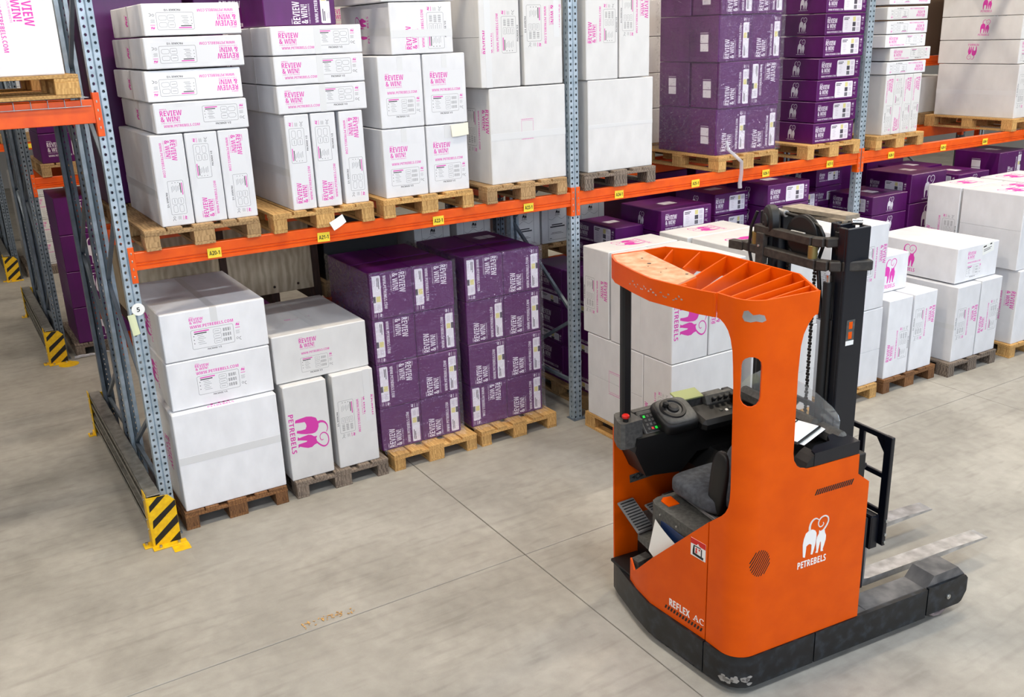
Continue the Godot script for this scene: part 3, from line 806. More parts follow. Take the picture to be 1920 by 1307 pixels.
# ------------------------------------------------------------------ cartons
func carton_face(st: SurfaceTool, o: Vector3, u: Vector3, v: Vector3, w: float, h: float, prints: Array, seams: Array, blank: Rect2):
	# one face from its lower left corner o; prints are set into it by texture coordinates, seams are grooves
	var n := u.cross(v); var xs := [0.0, w]; var ys := [0.0, h]; var rects := []
	for p in prints:
		var c: Rect2 = cells[p[0]]; var k := int(p[4] / 90) % 4
		var pw: float = p[3]; var ph := pw * c.size.y / c.size.x
		if p.size() > 5: ph = p[5]
		var rw := pw if k % 2 == 0 else ph; var rh := ph if k % 2 == 0 else pw
		var r := Rect2(p[1] * w - rw * 0.5, p[2] * h - rh * 0.5, rw, rh).intersection(Rect2(0.002, 0.002, w - 0.004, h - 0.004))
		if r.size.x < 0.01 or r.size.y < 0.01: continue
		rects.append([r, c, k])
		for e in [r.position.x, r.end.x]: xs.append(e)
		for e in [r.position.y, r.end.y]: ys.append(e)
	for s in seams:
		var l: Array = ys if s[0] == "h" else xs; var q: float = s[1] * (h if s[0] == "h" else w)
		l.append(q - 0.003); l.append(q); l.append(q + 0.003)
	xs.sort(); ys.sort()
	var dep := func(x: float, y: float) -> float:
		for s in seams:
			if s[0] == "h" and absf(y - s[1] * h) < 0.001: return -0.006
			if s[0] == "v" and absf(x - s[1] * w) < 0.001: return -0.006
		return 0.0
	for i in xs.size() - 1:
		if xs[i + 1] - xs[i] < 1e-5: continue
		for j in ys.size() - 1:
			if ys[j + 1] - ys[j] < 1e-5: continue
			var q := []; var uv := []
			var mid := Vector2((xs[i] + xs[i + 1]) * 0.5, (ys[j] + ys[j + 1]) * 0.5)
			var hit = null
			for r in rects:
				if r[0].has_point(mid): hit = r
			for c in [[i, j], [i + 1, j], [i + 1, j + 1], [i, j + 1]]:
				var x: float = xs[c[0]]; var y: float = ys[c[1]]
				q.append(o + u * x + v * y + n * dep.call(x, y))
				var t: Vector2
				if hit != null:
					var a: float = (x - hit[0].position.x) / hit[0].size.x; var b: float = (y - hit[0].position.y) / hit[0].size.y
					var f: Vector2 = [Vector2(a, b), Vector2(b, 1 - a), Vector2(1 - a, 1 - b), Vector2(1 - b, a)][hit[2]]
					t = Vector2(hit[1].position.x + f.x * hit[1].size.x, hit[1].position.y + (1 - f.y) * hit[1].size.y)
				else:
					t = blank.position + Vector2(fmod(x / 1.3, 1.0) * blank.size.x, (1 - fmod(y / 1.3, 1.0)) * blank.size.y)
				uv.append(Vector2(t.x / 2048.0, t.y / (1600.0 if blank == cells.blank else 1400.0)))
			quad(st, q[0], q[1], q[2], q[3], uv)

const FACES := {"f": [Vector3(0, 0, 1), Vector3(1, 0, 0), Vector3(0, 1, 0)], "b": [Vector3(0, 0, -1), Vector3(-1, 0, 0), Vector3(0, 1, 0)], "l": [Vector3(-1, 0, 0), Vector3(0, 0, 1), Vector3(0, 1, 0)], "r": [Vector3(1, 0, 0), Vector3(0, 0, -1), Vector3(0, 1, 0)], "t": [Vector3(0, 1, 0), Vector3(1, 0, 0), Vector3(0, 0, -1)], "u": [Vector3(0, -1, 0), Vector3(1, 0, 0), Vector3(0, 0, 1)]}

func carton(r: Array, tone: String, prints: Array, label: String, group := "", seams := [], tapes := [], turn := 0.0) -> Node3D:
	# r = x0, x1, y0, y1, z of the front, depth; prints = [face, cell, across, up, width, turn]; seams = [face, h or v, place]; tapes = the same
	var s := Vector3(r[1] - r[0], r[3] - r[2], r[5])
	var t := thing("carton" if tone[0] != "p" else "purple_carton", label, "carton", Vector3((r[0] + r[1]) * 0.5, r[2], r[4] - r[5] * 0.5), turn, group)
	var st := mb(); var bv := 0.006; var h := s * 0.5; var c := Vector3(0, h.y, 0)
	var blank: Rect2 = cells.blank if tone[0] == "w" else cells.pblank
	var jit := {}   # slightly crushed corners
	for k in FACES:
		var f: Array = FACES[k]; var n: Vector3 = f[0]; var u: Vector3 = f[1]; var v: Vector3 = f[2]
		var w := absf(u.dot(s)) - 2 * bv; var hh := absf(v.dot(s)) - 2 * bv
		var pp := []; var ss := []
		for p in prints:
			if p[0] == k: pp.append(p.slice(1))
		for q in seams:
			if q[0] == k: ss.append(q.slice(1))
		carton_face(st, c + n * absf(n.dot(h)) - u * w * 0.5 - v * hh * 0.5, u, v, w, hh, pp, ss, blank)
	var bu := (blank.position + blank.size * 0.4) / Vector2(2048, 1600 if tone[0] == "w" else 1400)
	var P := func(sx: int, sy: int, sz: int, ax: int) -> Vector3:
		var p := Vector3(sx * (h.x - bv), sy * (h.y - bv), sz * (h.z - bv)); p[ax] = [sx, sy, sz][ax] * h[ax]
		return c + p
	var uv4 := [bu, bu, bu, bu]
	for ax in 3:
		var bx := (ax + 1) % 3; var cx := (ax + 2) % 3
		for sb in [-1, 1]:
			for sc in [-1, 1]:
				var lo := [0, 0, 0]; lo[ax] = -1; lo[bx] = sb; lo[cx] = sc
				var hi := [0, 0, 0]; hi[ax] = 1; hi[bx] = sb; hi[cx] = sc
				var a = P.call(lo[0], lo[1], lo[2], bx); var b = P.call(lo[0], lo[1], lo[2], cx)
				var e = P.call(hi[0], hi[1], hi[2], cx); var d = P.call(hi[0], hi[1], hi[2], bx)
				if sb * sc < 0: quad(st, a, b, e, d, uv4)
				else: quad(st, d, e, b, a, uv4)
	for sx in [-1, 1]:
		for sy in [-1, 1]:
			for sz in [-1, 1]:
				var a = P.call(sx, sy, sz, 0); var b = P.call(sx, sy, sz, 1); var e = P.call(sx, sy, sz, 2)
				if sx * sy * sz > 0: tri(st, a, b, e, bu, bu, bu)
				else: tri(st, a, e, b, bu, bu, bu)
	part("board_box", st.commit(), M[tone], t)
	for q in tapes:
		# a strip of packing tape: face, h or v, place, length share
		var f: Array = FACES[q[0]]; var n: Vector3 = f[0]; var u: Vector3 = f[1]; var v: Vector3 = f[2]
		var w := absf(u.dot(s)); var hh := absf(v.dot(s)); var wd: float = q[4] if q.size() > 4 else 0.055
		var ce := c + n * (absf(n.dot(h)) + 0.0004)
		var sh: float = q[3] if q.size() > 3 else 1.0
		var size2: Vector2
		if q[1] == "h": ce += v * ((q[2] - 0.5) * hh); size2 = Vector2(w * sh, wd)
		else: ce += u * ((q[2] - 0.5) * w) + v * hh * 0.5 * (1.0 - sh); size2 = Vector2(wd, hh * sh)
		var m := mb(); cbox(m, Transform3D(Basis(u, v, n), ce), Vector3(size2.x - 0.004, size2.y, 0.0012), 0.0003)
		part("packing_tape", m.commit(), M.tape if tone[0] == "w" else M.tape_dark, t)
	return t

func make_pallet_loads():
	upper_bay_one()
	upper_bay_two()
	upper_bay_three()
	lower_bay_one()
	lower_bays_right()
	aisle_row()
	back_loads()

const UY := 2.152
func upper_bay_one():
	# A20
	pallet(0.085, UY, 0.03, 1, "worn pallet above label A20-1 under the leftmost stack of white cartons")
	var P := "above label A20-1"
	var A := 0.55
	carton([0.222, 0.442, 2.296, 2.918, -0.02, 1.1], "w0", [["f", "A", 0.52, 0.5, 0.56, 270]], "upright narrow white carton, left of three standing side by side " + P, "", [], [["l", "h", 0.36]])
	carton([0.452, 0.672, 2.296, 2.918, -0.02, 1.1], "w0", [["f", "A", 0.5, 0.5, 0.56, 90]], "upright narrow white carton, middle of three standing side by side " + P)
	carton([0.680, 0.895, 2.296, 2.918, -0.02, 1.1], "w0", [["f", "A", 0.5, 0.5, 0.56, 270]], "upright narrow white carton, right of three standing side by side " + P)
	var ys := [2.926, 3.134, 3.345, 3.556]; var xs := [[0.275, 0.907], [0.253, 0.894], [0.274, 0.928], [0.296, 0.936]]
	for i in 4:
		var lie: String = ["lowest of four flat ones, print right way up,", "second of four flat ones, print upside down,", "third of four flat ones, print upside down,", "topmost of four flat ones, print upside down,"][i]
		carton([xs[i][0], xs[i][1], ys[i], ys[i] + 0.2, -0.02 - 0.01 * (i % 2), 1.1], ["w0", "w2", "w0", "w2"][i], [["f", "A", 0.51, 0.5, 0.58, 0 if i == 0 else 180], ["l", "E", 0.5, 0.5, 0.1, 90]], "flat white carton, %s %s" % [lie, P], "", [], [["l", "v", 0.56, 1.0]])
	# A21
	pallet(0.985, UY, 0.03, 0, "wooden pallet above label A21-1, a torn white sticker hanging from its middle block")
	P = "above label A21-1"
	carton([1.167, 1.348, 2.296, 2.985, -0.02, 1.1], "w0", [["f", "A", 0.5, 0.5, 0.6, 90]], "upright narrow white carton, left of three standing " + P, "", [], [["l", "h", 0.4]])
	carton([1.362, 1.552, 2.296, 2.985, -0.02, 1.1], "w0", [["f", "A", 0.5, 0.5, 0.6, 90]], "upright narrow white carton, middle of three standing " + P)
	carton([1.582, 1.770, 2.296, 2.985, -0.02, 1.1], "w0", [["f", "A", 0.5, 0.5, 0.6, 270]], "upright narrow white carton leaning right, last of three standing " + P)
	for i in 3:
		carton([1.133, 1.815, 2.993 + 0.202 * i, 3.188 + 0.202 * i, -0.02, 1.05], "w0", [["f", "A", 0.5, 0.52, 0.58, 0]], "flat white carton, %s of three lying %s" % [["lowest", "middle", "topmost"][i], P], "", [], [["l", "v", 0.55], ["f", "v", 0.5, 1.0, 0.05]])
	carton([1.24, 1.80, 3.60, 4.0, -0.45, 0.55], "p0", [["f", "pC", 0.62, 0.4, 0.36, 90]], "dark purple carton behind the topmost flat white carton above label A21-1")
	# A22
	pallet(1.865, UY, 0.03, 0, "pale wooden pallet above label A22-1")
	P = "above label A22-1"
	for q in [[1.920, 2.284, 2.296, 2.822, "lower left"], [2.298, 2.660, 2.296, 2.822, "lower right, with a paper note,"], [1.925, 2.288, 2.829, 3.360, "upper left"], [2.302, 2.671, 2.829, 3.360, "upper right"]]:
		carton([q[0], q[1], q[2], q[3], -0.02, 0.56], "w0", [["f", "C", 0.53, 0.45, 0.285, 0]], "white carton, %s of four block-stacked ones %s" % [q[4], P], "", [], [["f", "v", 0.5, 0.2, 0.05]])
		if q[0] < 2.0: carton([q[0], q[1], q[2], q[3], -0.6, 0.56], "w1", [], "white carton behind the %s front one %s" % [q[4], P])
	carton([2.050, 2.575, 3.367, 3.737, -0.02, 0.95], "w0", [["f", "C", 0.56, 0.5, 0.31, 90], ["l", "E", 0.45, 0.5, 0.22, 90]], "white carton lying across the four block-stacked ones " + P, "", [["l", "h", 0.45]], [["l", "h", 0.45], ["f", "h", 0.4]])
	carton([1.99, 2.60, 3.744, 4.06, -0.02, 0.95], "w0", [], "white carton cut off by the photo's top edge, above label A22-1")
	# A23
	pallet(2.795, UY, 0.03, 1, "brown wooden pallet above label A23-1")
	P = "above label A23-1"
	carton([2.880, 3.625, 2.296, 3.070, -0.02, 0.95], "w1", [["f", "F", 0.48, 0.56, 0.13, 0], ["l", "C", 0.78, 0.56, 0.36, 270]], "large white carton with an outlined pink mark and a taped seam " + P, "", [["f", "h", 0.5]], [["f", "h", 0.5]])
	carton([2.815, 3.186, 3.078, 4.0, -0.02, 0.8], "w1", [["f", "C", 0.55, 0.46, 0.33, 90]], "tall white carton, left of the pair standing on the large one " + P, "", [["l", "h", 0.42]], [["f", "v", 0.2, 1.0, 0.06]])
	carton([3.226, 3.604, 3.078, 4.0, -0.02, 0.8], "w1", [["f", "C", 0.5, 0.5, 0.33, 270]], "tall white carton, right of the pair standing on the large one " + P, "", [["l", "h", 0.42]], [["f", "v", 0.85, 0.6, 0.06]])

func upper_bay_two():
	pallet(3.785, UY, 0.03, 2, "dark grey pallet with film round its corners above label A24-1")
	var P := "above label A24-1"
	carton([3.862, 4.583, 2.296, 3.080, -0.02, 0.95], "w1", [["l", "C", 0.6, 0.5, 0.4, 90]], "large plain white carton with a seam across its front " + P, "", [["f", "h", 0.5]], [["f", "h", 0.505, 1.0, 0.03]])
	carton([3.848, 4.187, 3.084, 4.0, -0.02, 0.8], "w1", [["f", "C", 0.56, 0.5, 0.32, 90]], "tall white carton, left of the pair standing " + P)
	carton([4.205, 4.538, 3.087, 4.0, -0.02, 0.8], "w1", [["f", "C", 0.5, 0.55, 0.32, 270]], "tall white carton, right of the pair standing " + P)
	# A25/A26: wrapped purple stack
	pallet(5.36, UY, 0.03, 0, "wooden pallet carrying the film-wrapped purple stack above label A26-1", false)
	P = "of the film-wrapped stack above label A26-1"
	var xs := [5.425, 5.826, 6.225]; var ys := [2.296, 2.735, 3.163, 3.585, 4.0]
	for j in 4:
		for i in 2:
			var rot: int = 270 if (i == 1 and j == 1) else 90
			var pr := [["f", "pC", 0.5, 0.5, 0.37, rot]]
			if i == 0: pr.append(["l", "pF", 0.62 - 0.05 * j, 0.45, 0.13, 0])
			carton([xs[i] - (0.02 * ((j + 1) % 2) if i == 0 else 0.0), xs[i + 1] - 0.004, ys[j], ys[j + 1] - 0.004, -0.07 + 0.012 * (j % 2), 0.40], "p0", pr, "purple carton, %s layer, front %s %s" % [["bottom", "second", "third", "top"][j], ["left", "right"][i], P])
		var pl := []
		if j == 1: pl.append(["l", "pF", 0.45, 0.5, 0.13, 0])
		carton([xs[0] - 0.01, xs[1] - 0.004, ys[j], ys[j + 1] - 0.004, -0.478, 0.44], "p0", pl, "purple carton, %s layer, behind the front left one %s" % [["bottom", "second", "third", "top"][j], P])
	wrap_film([5.385, 6.235, 2.30, 4.02, -0.045, 0.9], "clear stretch film round the purple stack above label A26-1", 17, 0.05)
	# A27: flat purple cartons
	pallet(6.585, UY, 0.03, 0, "wooden pallet under the flat purple cartons above label A27-1")
	var f := [[6.708, 7.312], [6.715, 7.335], [6.722, 7.340], [6.728, 7.350], [6.780, 7.372], [6.784, 7.374], [6.784, 7.374], [6.784, 7.374]]
	for i in 8:
		var y := 2.296 + 0.2125 * i
		carton([f[i][0], f[i][1], y, y + 0.206, -0.02, 0.6], "p1" if i % 2 else "p0", [["f", "pA", 0.5, 0.5, 0.55, 0], ["l", "pE", 0.5, 0.52, 0.125, 0]], "flat purple carton, %s from the bottom of the stack above label A27-1" % ["first", "second", "third", "fourth", "fifth", "sixth", "seventh", "eighth"][i])

func upper_bay_three():
	pallet(7.645, UY, 0.03, 0, "wooden pallet above label A28-1 under thin white cartons")
	var P := "above label A28-1"
	var e := [7.785, 7.935, 8.088, 8.238, 8.385]
	for i in 4:
		carton([e[i], e[i + 1] - 0.006, 2.296, 2.922, -0.02, 0.85], "w1", [["f", "A", 0.5, 0.5, 0.56, [270, 90, 270, 270][i], 0.11]], "thin upright white carton, %s of four standing %s" % [["leftmost", "second", "third", "rightmost"][i], P])
	var fl := [[7.778, 8.424, 2.929, 180], [7.812, 8.482, 3.068, 0], [7.722, 8.380, 3.206, 0], [7.725, 8.389, 3.342, 180], [7.715, 8.376, 3.484, 180], [7.735, 8.40, 3.634, 180], [7.72, 8.38, 3.775, 0]]
	for i in 7:
		carton([fl[i][0], fl[i][1], fl[i][2], fl[i][2] + 0.128, -0.02, 0.8], "w%d" % (i % 3), [["f", "A", 0.5, 0.5, 0.56, fl[i][3], 0.105]], "thin flat white carton, %s from the bottom of those %s" % [["first", "second", "third", "fourth", "fifth", "sixth", "seventh"][i], P])
	pallet(10.12, UY, 0.03, 0, "wooden pallet past label A30-1 under the big white cartons at the right edge")
	P = "of the right-edge stack past label A30-1"
	carton([10.2, 10.92, 2.296, 2.925, -0.02, 1.08], "w1", [["f", "C", 0.16, 0.5, 0.4, 270]], "large white carton with taped side seam, bottom " + P, "", [["l", "h", 0.46]], [["l", "h", 0.47]])
	carton([10.2, 10.92, 2.932, 3.205, -0.05, 1.07], "w1", [["l", "E", 0.44, 0.52, 0.16, 180], ["f", "C", 0.2, 0.5, 0.2, 0]], "white carton with its pink emblem upside down, second " + P)
	carton([10.2, 10.92, 3.212, 3.482, -0.05, 1.07], "w1", [["l", "E", 0.55, 0.52, 0.16, 0]], "white carton with its pink emblem upright, third " + P)
	carton([10.2, 10.92, 3.489, 3.76, -0.05, 1.07], "w1", [["l", "E", 0.55, 0.5, 0.16, 0]], "white carton with its pink emblem upright, fourth " + P)
	carton([10.2, 10.92, 3.767, 4.04, -0.05, 1.07], "w1", [], "white carton cut off by the top edge, fifth " + P)

func lower_bay_one():
	pallet(0.055, 0, 0.023, 3, "brown pallet on the floor beside the striped guard, under the large white carton")
	var P := "beside the nearest striped guard"
	carton([0.076, 0.858, 0.144, 0.924, 0.0, 1.15], "w2", [["l", "C", 0.55, 0.35, 0.5, 270], ["t", "E", 0.47, 0.10, 0.22, 0]], "large white carton with a taped seam across its front, bottom " + P, "", [["f", "h", 0.52]], [["f", "h", 0.52, 1.0, 0.06]])
	carton([0.101, 0.866, 0.932, 1.298, -0.055, 1.12], "w2", [["f", "D", 0.5, 0.55, 0.37, 0], ["l", "E", 0.55, 0.5, 0.24, 90]], "white carton with pink web address, middle " + P)
	carton([0.106, 0.872, 1.305, 1.668, -0.06, 1.12], "w2", [["f", "D", 0.5, 0.5, 0.37, 0], ["l", "E", 0.55, 0.5, 0.24, 90]], "white carton with pink web address and greyish taped lid, topmost " + P, "", [["t", "v", 0.5]], [["t", "v", 0.5], ["f", "v", 0.5, 0.3]])
	pallet(0.928, 0, 0.023, 2, "weathered grey pallet on the floor, second from the left in the bay")
	P = "on the weathered grey pallet"
	carton([0.918, 1.272, 0.144, 0.945, -0.02, 0.95], "w1", [["f", "E", 0.5, 0.5, 0.37, 270]], "tall white carton with large pink emblem turned sideways, " + P)
	carton([1.323, 1.674, 0.144, 0.950, -0.02, 0.95], "w1", [["f", "C", 0.5, 0.52, 0.33, 270]], "tall white carton with sideways pink print, right of the pair " + P, "", [["l", "v", 0.86]], [["f", "v", 0.82, 0.55, 0.06]])
	carton([0.900, 1.676, 0.953, 1.338, -0.09, 1.0], "w1", [["f", "C", 0.44, 0.5, 0.265, 0], ["t", "A", 0.45, 0.4, 0.22, 0]], "wide white carton lying across the tall pair " + P, "", [["t", "v", 0.5]], [["t", "v", 0.5]])
	# two wrapped purple stacks
	var wr := [[1.748, 2.128, 2.508], [2.618, 2.998, 3.378]]
	var rot := [[[0, 90, 90], [0, 270, 90], [0, 270, 90], [0, 270, 270]], [[0, 270, 90], [0, 90, 90], [0, 90, 90], [0, 270, 90]]]
	for s in 2:
		pallet([1.786, 2.639][s], 0, 0.023, 0, ["yellowish pallet on the floor under the left film-wrapped purple stack", "yellowish pallet on the floor under the right film-wrapped purple stack"][s])
		P = ["of the left wrapped purple floor stack", "of the right wrapped purple floor stack"][s]
		for j in 4:
			var y0 := 0.146 + 0.389 * j
			for i in 2:
				var q: int = rot[s][j][i + 1]
				carton([wr[s][i] + 0.002, wr[s][i + 1] - 0.002, y0, y0 + 0.384, -0.115 + 0.01 * (j % 2), 0.40], "p0", [["f", "pC", 0.5, 0.5, 0.355, q]], "purple carton, %s layer, front %s %s" % [["bottom", "second", "third", "top"][j], ["left", "right"][i], P])
			carton([wr[s][0] + 0.002, wr[s][1] - 0.002, y0, y0 + 0.384, -0.52, 0.5], "p0", [], "purple carton, %s layer, behind the front left one %s" % [["bottom", "second", "third", "top"][j], P])
		carton([wr[s][1] + 0.002, wr[s][2] - 0.002, 1.313, 1.697, -0.52, 0.5], "p0", [["t", "pF", 0.5, 0.5, 0.15, 90]] if s == 1 else [], "purple carton, top layer, behind the front right one " + P)
		for j in 3: carton([wr[s][1] + 0.002, wr[s][2] - 0.002, 0.146 + 0.389 * j, 0.53 + 0.389 * j, -0.52, 0.5], "p0", [], "hidden purple carton inside, %s layer, back right %s" % [["bottom", "second", "third"][j], P])
		wrap_film([wr[s][0] - 0.012, wr[s][2] + 0.012, 0.147, 1.715, -0.09, 0.95], ["clear stretch film round the left purple stack on the floor, torn at the bottom", "clear stretch film round the right purple stack on the floor"][s], 31 + s, 0.06)

func wrap_film(r: Array, label: String, seed_: int, flare: float):
	# stretch film: a thin wrinkled skin round the sides of a stack, spreading over the pallet at its foot
	var n := FastNoiseLite.new(); n.seed = seed_; n.frequency = 2.2; n.fractal_octaves = 4
	var t := thing("stretch_film", label, "film", Vector3(r[0], r[2], r[4]))
	var w: float = r[1] - r[0]; var h: float = r[3] - r[2]; var d: float = r[5]
	for k in 3:
		var o: Vector3 = [Vector3(0, 0, -d), Vector3(0, 0, 0), Vector3(w, 0, 0)][k]; var u: Vector3 = [Vector3(0, 0, 1), Vector3(1, 0, 0), Vector3(0, 0, -1)][k]
		var L: float = [d, w, d][k]; var nn: Vector3 = [Vector3(-1, 0, 0), Vector3(0, 0, 1), Vector3(1, 0, 0)][k]
		var nu := 44; var nv := 64; var st := mb(); st.set_smooth_group(0)
		var P := func(i: int, j: int) -> Vector3:
			var a := float(i) / nu; var b := float(j) / nv
			var q := o + u * L * a + Vector3.UP * h * b
			# long creases climb diagonally; pulled taut at the corners
			var ridge := 1.0 - absf(n.get_noise_3d(q.x * 0.9 + q.y * 1.3, q.y * 2.6 - q.x * 0.6, q.z + k * 5.0))
			var am := sin(PI * clampf(a, 0.03, 0.97))
			var ph := fmod(b * h, 0.3895) / 0.3895
			var z := 0.004 + 0.012 * exp(-pow((ph - 0.93) / 0.05, 2.0)) * am + 0.016 * pow(ridge, 5) * (0.3 + 0.7 * am) + 0.004 * n.get_noise_3d(q.x * 5, q.y * 5, q.z * 5)
			if b < 0.07: z += flare * pow(1 - b / 0.07, 1.4) * (0.6 + 0.8 * n.get_noise_2d(a * 3.0, 7.0)) * (1.0 if k == 1 else 0.0)
			return q + nn * z
		for i in nu:
			for j in nv:
				var a = P.call(i, j); var b = P.call(i + 1, j); var c = P.call(i + 1, j + 1); var e = P.call(i, j + 1)
				for v in [a, c, b, a, e, c]:
					st.set_uv(Vector2.ZERO); st.add_vertex(v)
		st.index(); st.generate_normals()
		part("film_sheet", st.commit(), M.film, t)

func lower_bays_right():
	# purple stacks on floor pallets under the second and third bay, mostly in shade
	pallet(3.885, 0, -0.06, 1, "pallet on the floor behind the post between A23-1 and A24-1")
	for j in 3:
		for k in 2:
			carton([3.95, 4.33, 0.144 + 0.386 * j, 0.526 + 0.386 * j, -0.08 - 0.52 * k, 0.51], "p0", [["l", "pC", 0.62, 0.5, 0.35, 0]], "shaded purple carton behind the central post, %s layer, %s" % [["bottom", "middle", "top"][j], ["front", "rear"][k]])
		carton([4.34, 4.69, 0.144 + 0.386 * j, 0.526 + 0.386 * j, -0.27, 0.6], "p0", [], "shaded purple carton under the two flat ones right of the central post, %s layer" % ["bottom", "middle", "top"][j])
	for j in 2:
		carton([4.35, 4.69, 1.303 + 0.2 * j, 1.498 + 0.2 * j, -0.265, 0.605], "p0", [["l", "pA", 0.5, 0.5, 0.56, 0], ["t", "pF", 0.5, 0.5, 0.12, 90]], "flat purple carton in the shade right of the central post, %s of two" % ["lower", "upper"][j])
	# stacks of flat purple cartons
	var stacks := [[4.705, 5.335, 1.857, -0.02, 0.62, "below label A24-1"], [5.60, 6.06, 1.88, -0.25, 0.6, "below label A25-1"], [6.10, 6.705, 1.945, -0.02, 0.6, "below label A26-1"], [6.80, 7.35, 1.70, -0.45, 0.6, "set back between labels A26-1 and A27-1"]]
	var px := [4.62, 5.45, 6.28]
	pallet(4.695, 0, 0.03, 1, "pallet on the floor below label A24-1, hidden behind the white aisle stacks"); pallet(5.56, 0, 0.0, 1, "pallet on the floor below label A25-1, hidden behind the white aisle stacks"); pallet(6.40, 0, 0.03, 1, "pallet on the floor below label A26-1, hidden behind the white aisle stacks")
	for s in stacks:
		var nn := 8; var hh: float = (s[2] - 0.144) / nn
		for j in nn:
			var y := 0.144 + hh * j; var vis := j >= 6
			carton([s[0], s[1], y, y + hh - 0.005, s[3], s[4]], "p0" if j % 2 else "p1", [["f", "pA", 0.5, 0.5, 0.54, 0], ["l", "pE", 0.5, 0.5, 0.115, 0], ["t", "pF", 0.5, 0.5, 0.14, 90]] if vis else [], "flat purple carton, %s from top of the stack %s" % [["eighth", "seventh", "sixth", "fifth", "fourth", "third", "second", "first"][j], s[5]])
	# beyond the third post
	pallet(7.52, 0, 0.03, 1, "pallet on the floor below label A28-1"); pallet(8.33, 0, 0.03, 1, "pallet on the floor below label A29-1"); pallet(9.18, 0, 0.03, 1, "pallet on the floor below label A30-1"); pallet(10.0, 0, 0.03, 1, "pallet on the floor below the far right pallet")
	var far := [[7.50, 7.93, 1.92, -0.62, 0.55, 8, "behind the third post, below A28-1", "pA", "pE"], [7.715, 8.305, 1.64, 0.0, 0.6, 7, "in front below label A28-1", "pE", "pA"], [8.352, 8.985, 1.82, 0.0, 0.62, 5, "below label A29-1", "pE", "pA"], [9.225, 9.82, 1.73, 0.0, 0.6, 8, "below label A30-1", "pE", "pA"], [9.225, 9.82, 1.74, -0.64, 0.5, 8, "below label A30-1, set back", "pE", "pA"], [10.0, 10.6, 1.91, 0.0, 0.6, 5, "at far right below label A30-1", "pC", "pF"]]
	for s in far:
		var nn: int = s[5]; var hh: float = (s[2] - 0.144) / nn
		for j in nn:
			var y := 0.144 + hh * j; var k := nn - 1 - j
			var pr := []
			if k < 3: pr = [["f", s[7], 0.5, 0.5, 0.13 if s[7] == "pE" else 0.34, 0] if hh < 0.3 else ["f", s[7], 0.5, 0.5, 0.22 if s[7] == "pE" else 0.32, 0 if s[7] == "pE" else 90], ["l", s[8], 0.5, 0.5, 0.115 if s[8] == "pE" else (0.5 if s[8] == "pA" else 0.14), 0], ["t", "pF", 0.5, 0.5, 0.14, 0]]
			carton([s[0], s[1], y, y + hh - 0.005, s[3], s[4]], "p0" if j % 2 else "p1", pr, "purple carton, %s from the top of the stack %s" % [["first", "second", "third", "fourth", "fifth", "sixth", "seventh", "eighth"][k], s[6]])

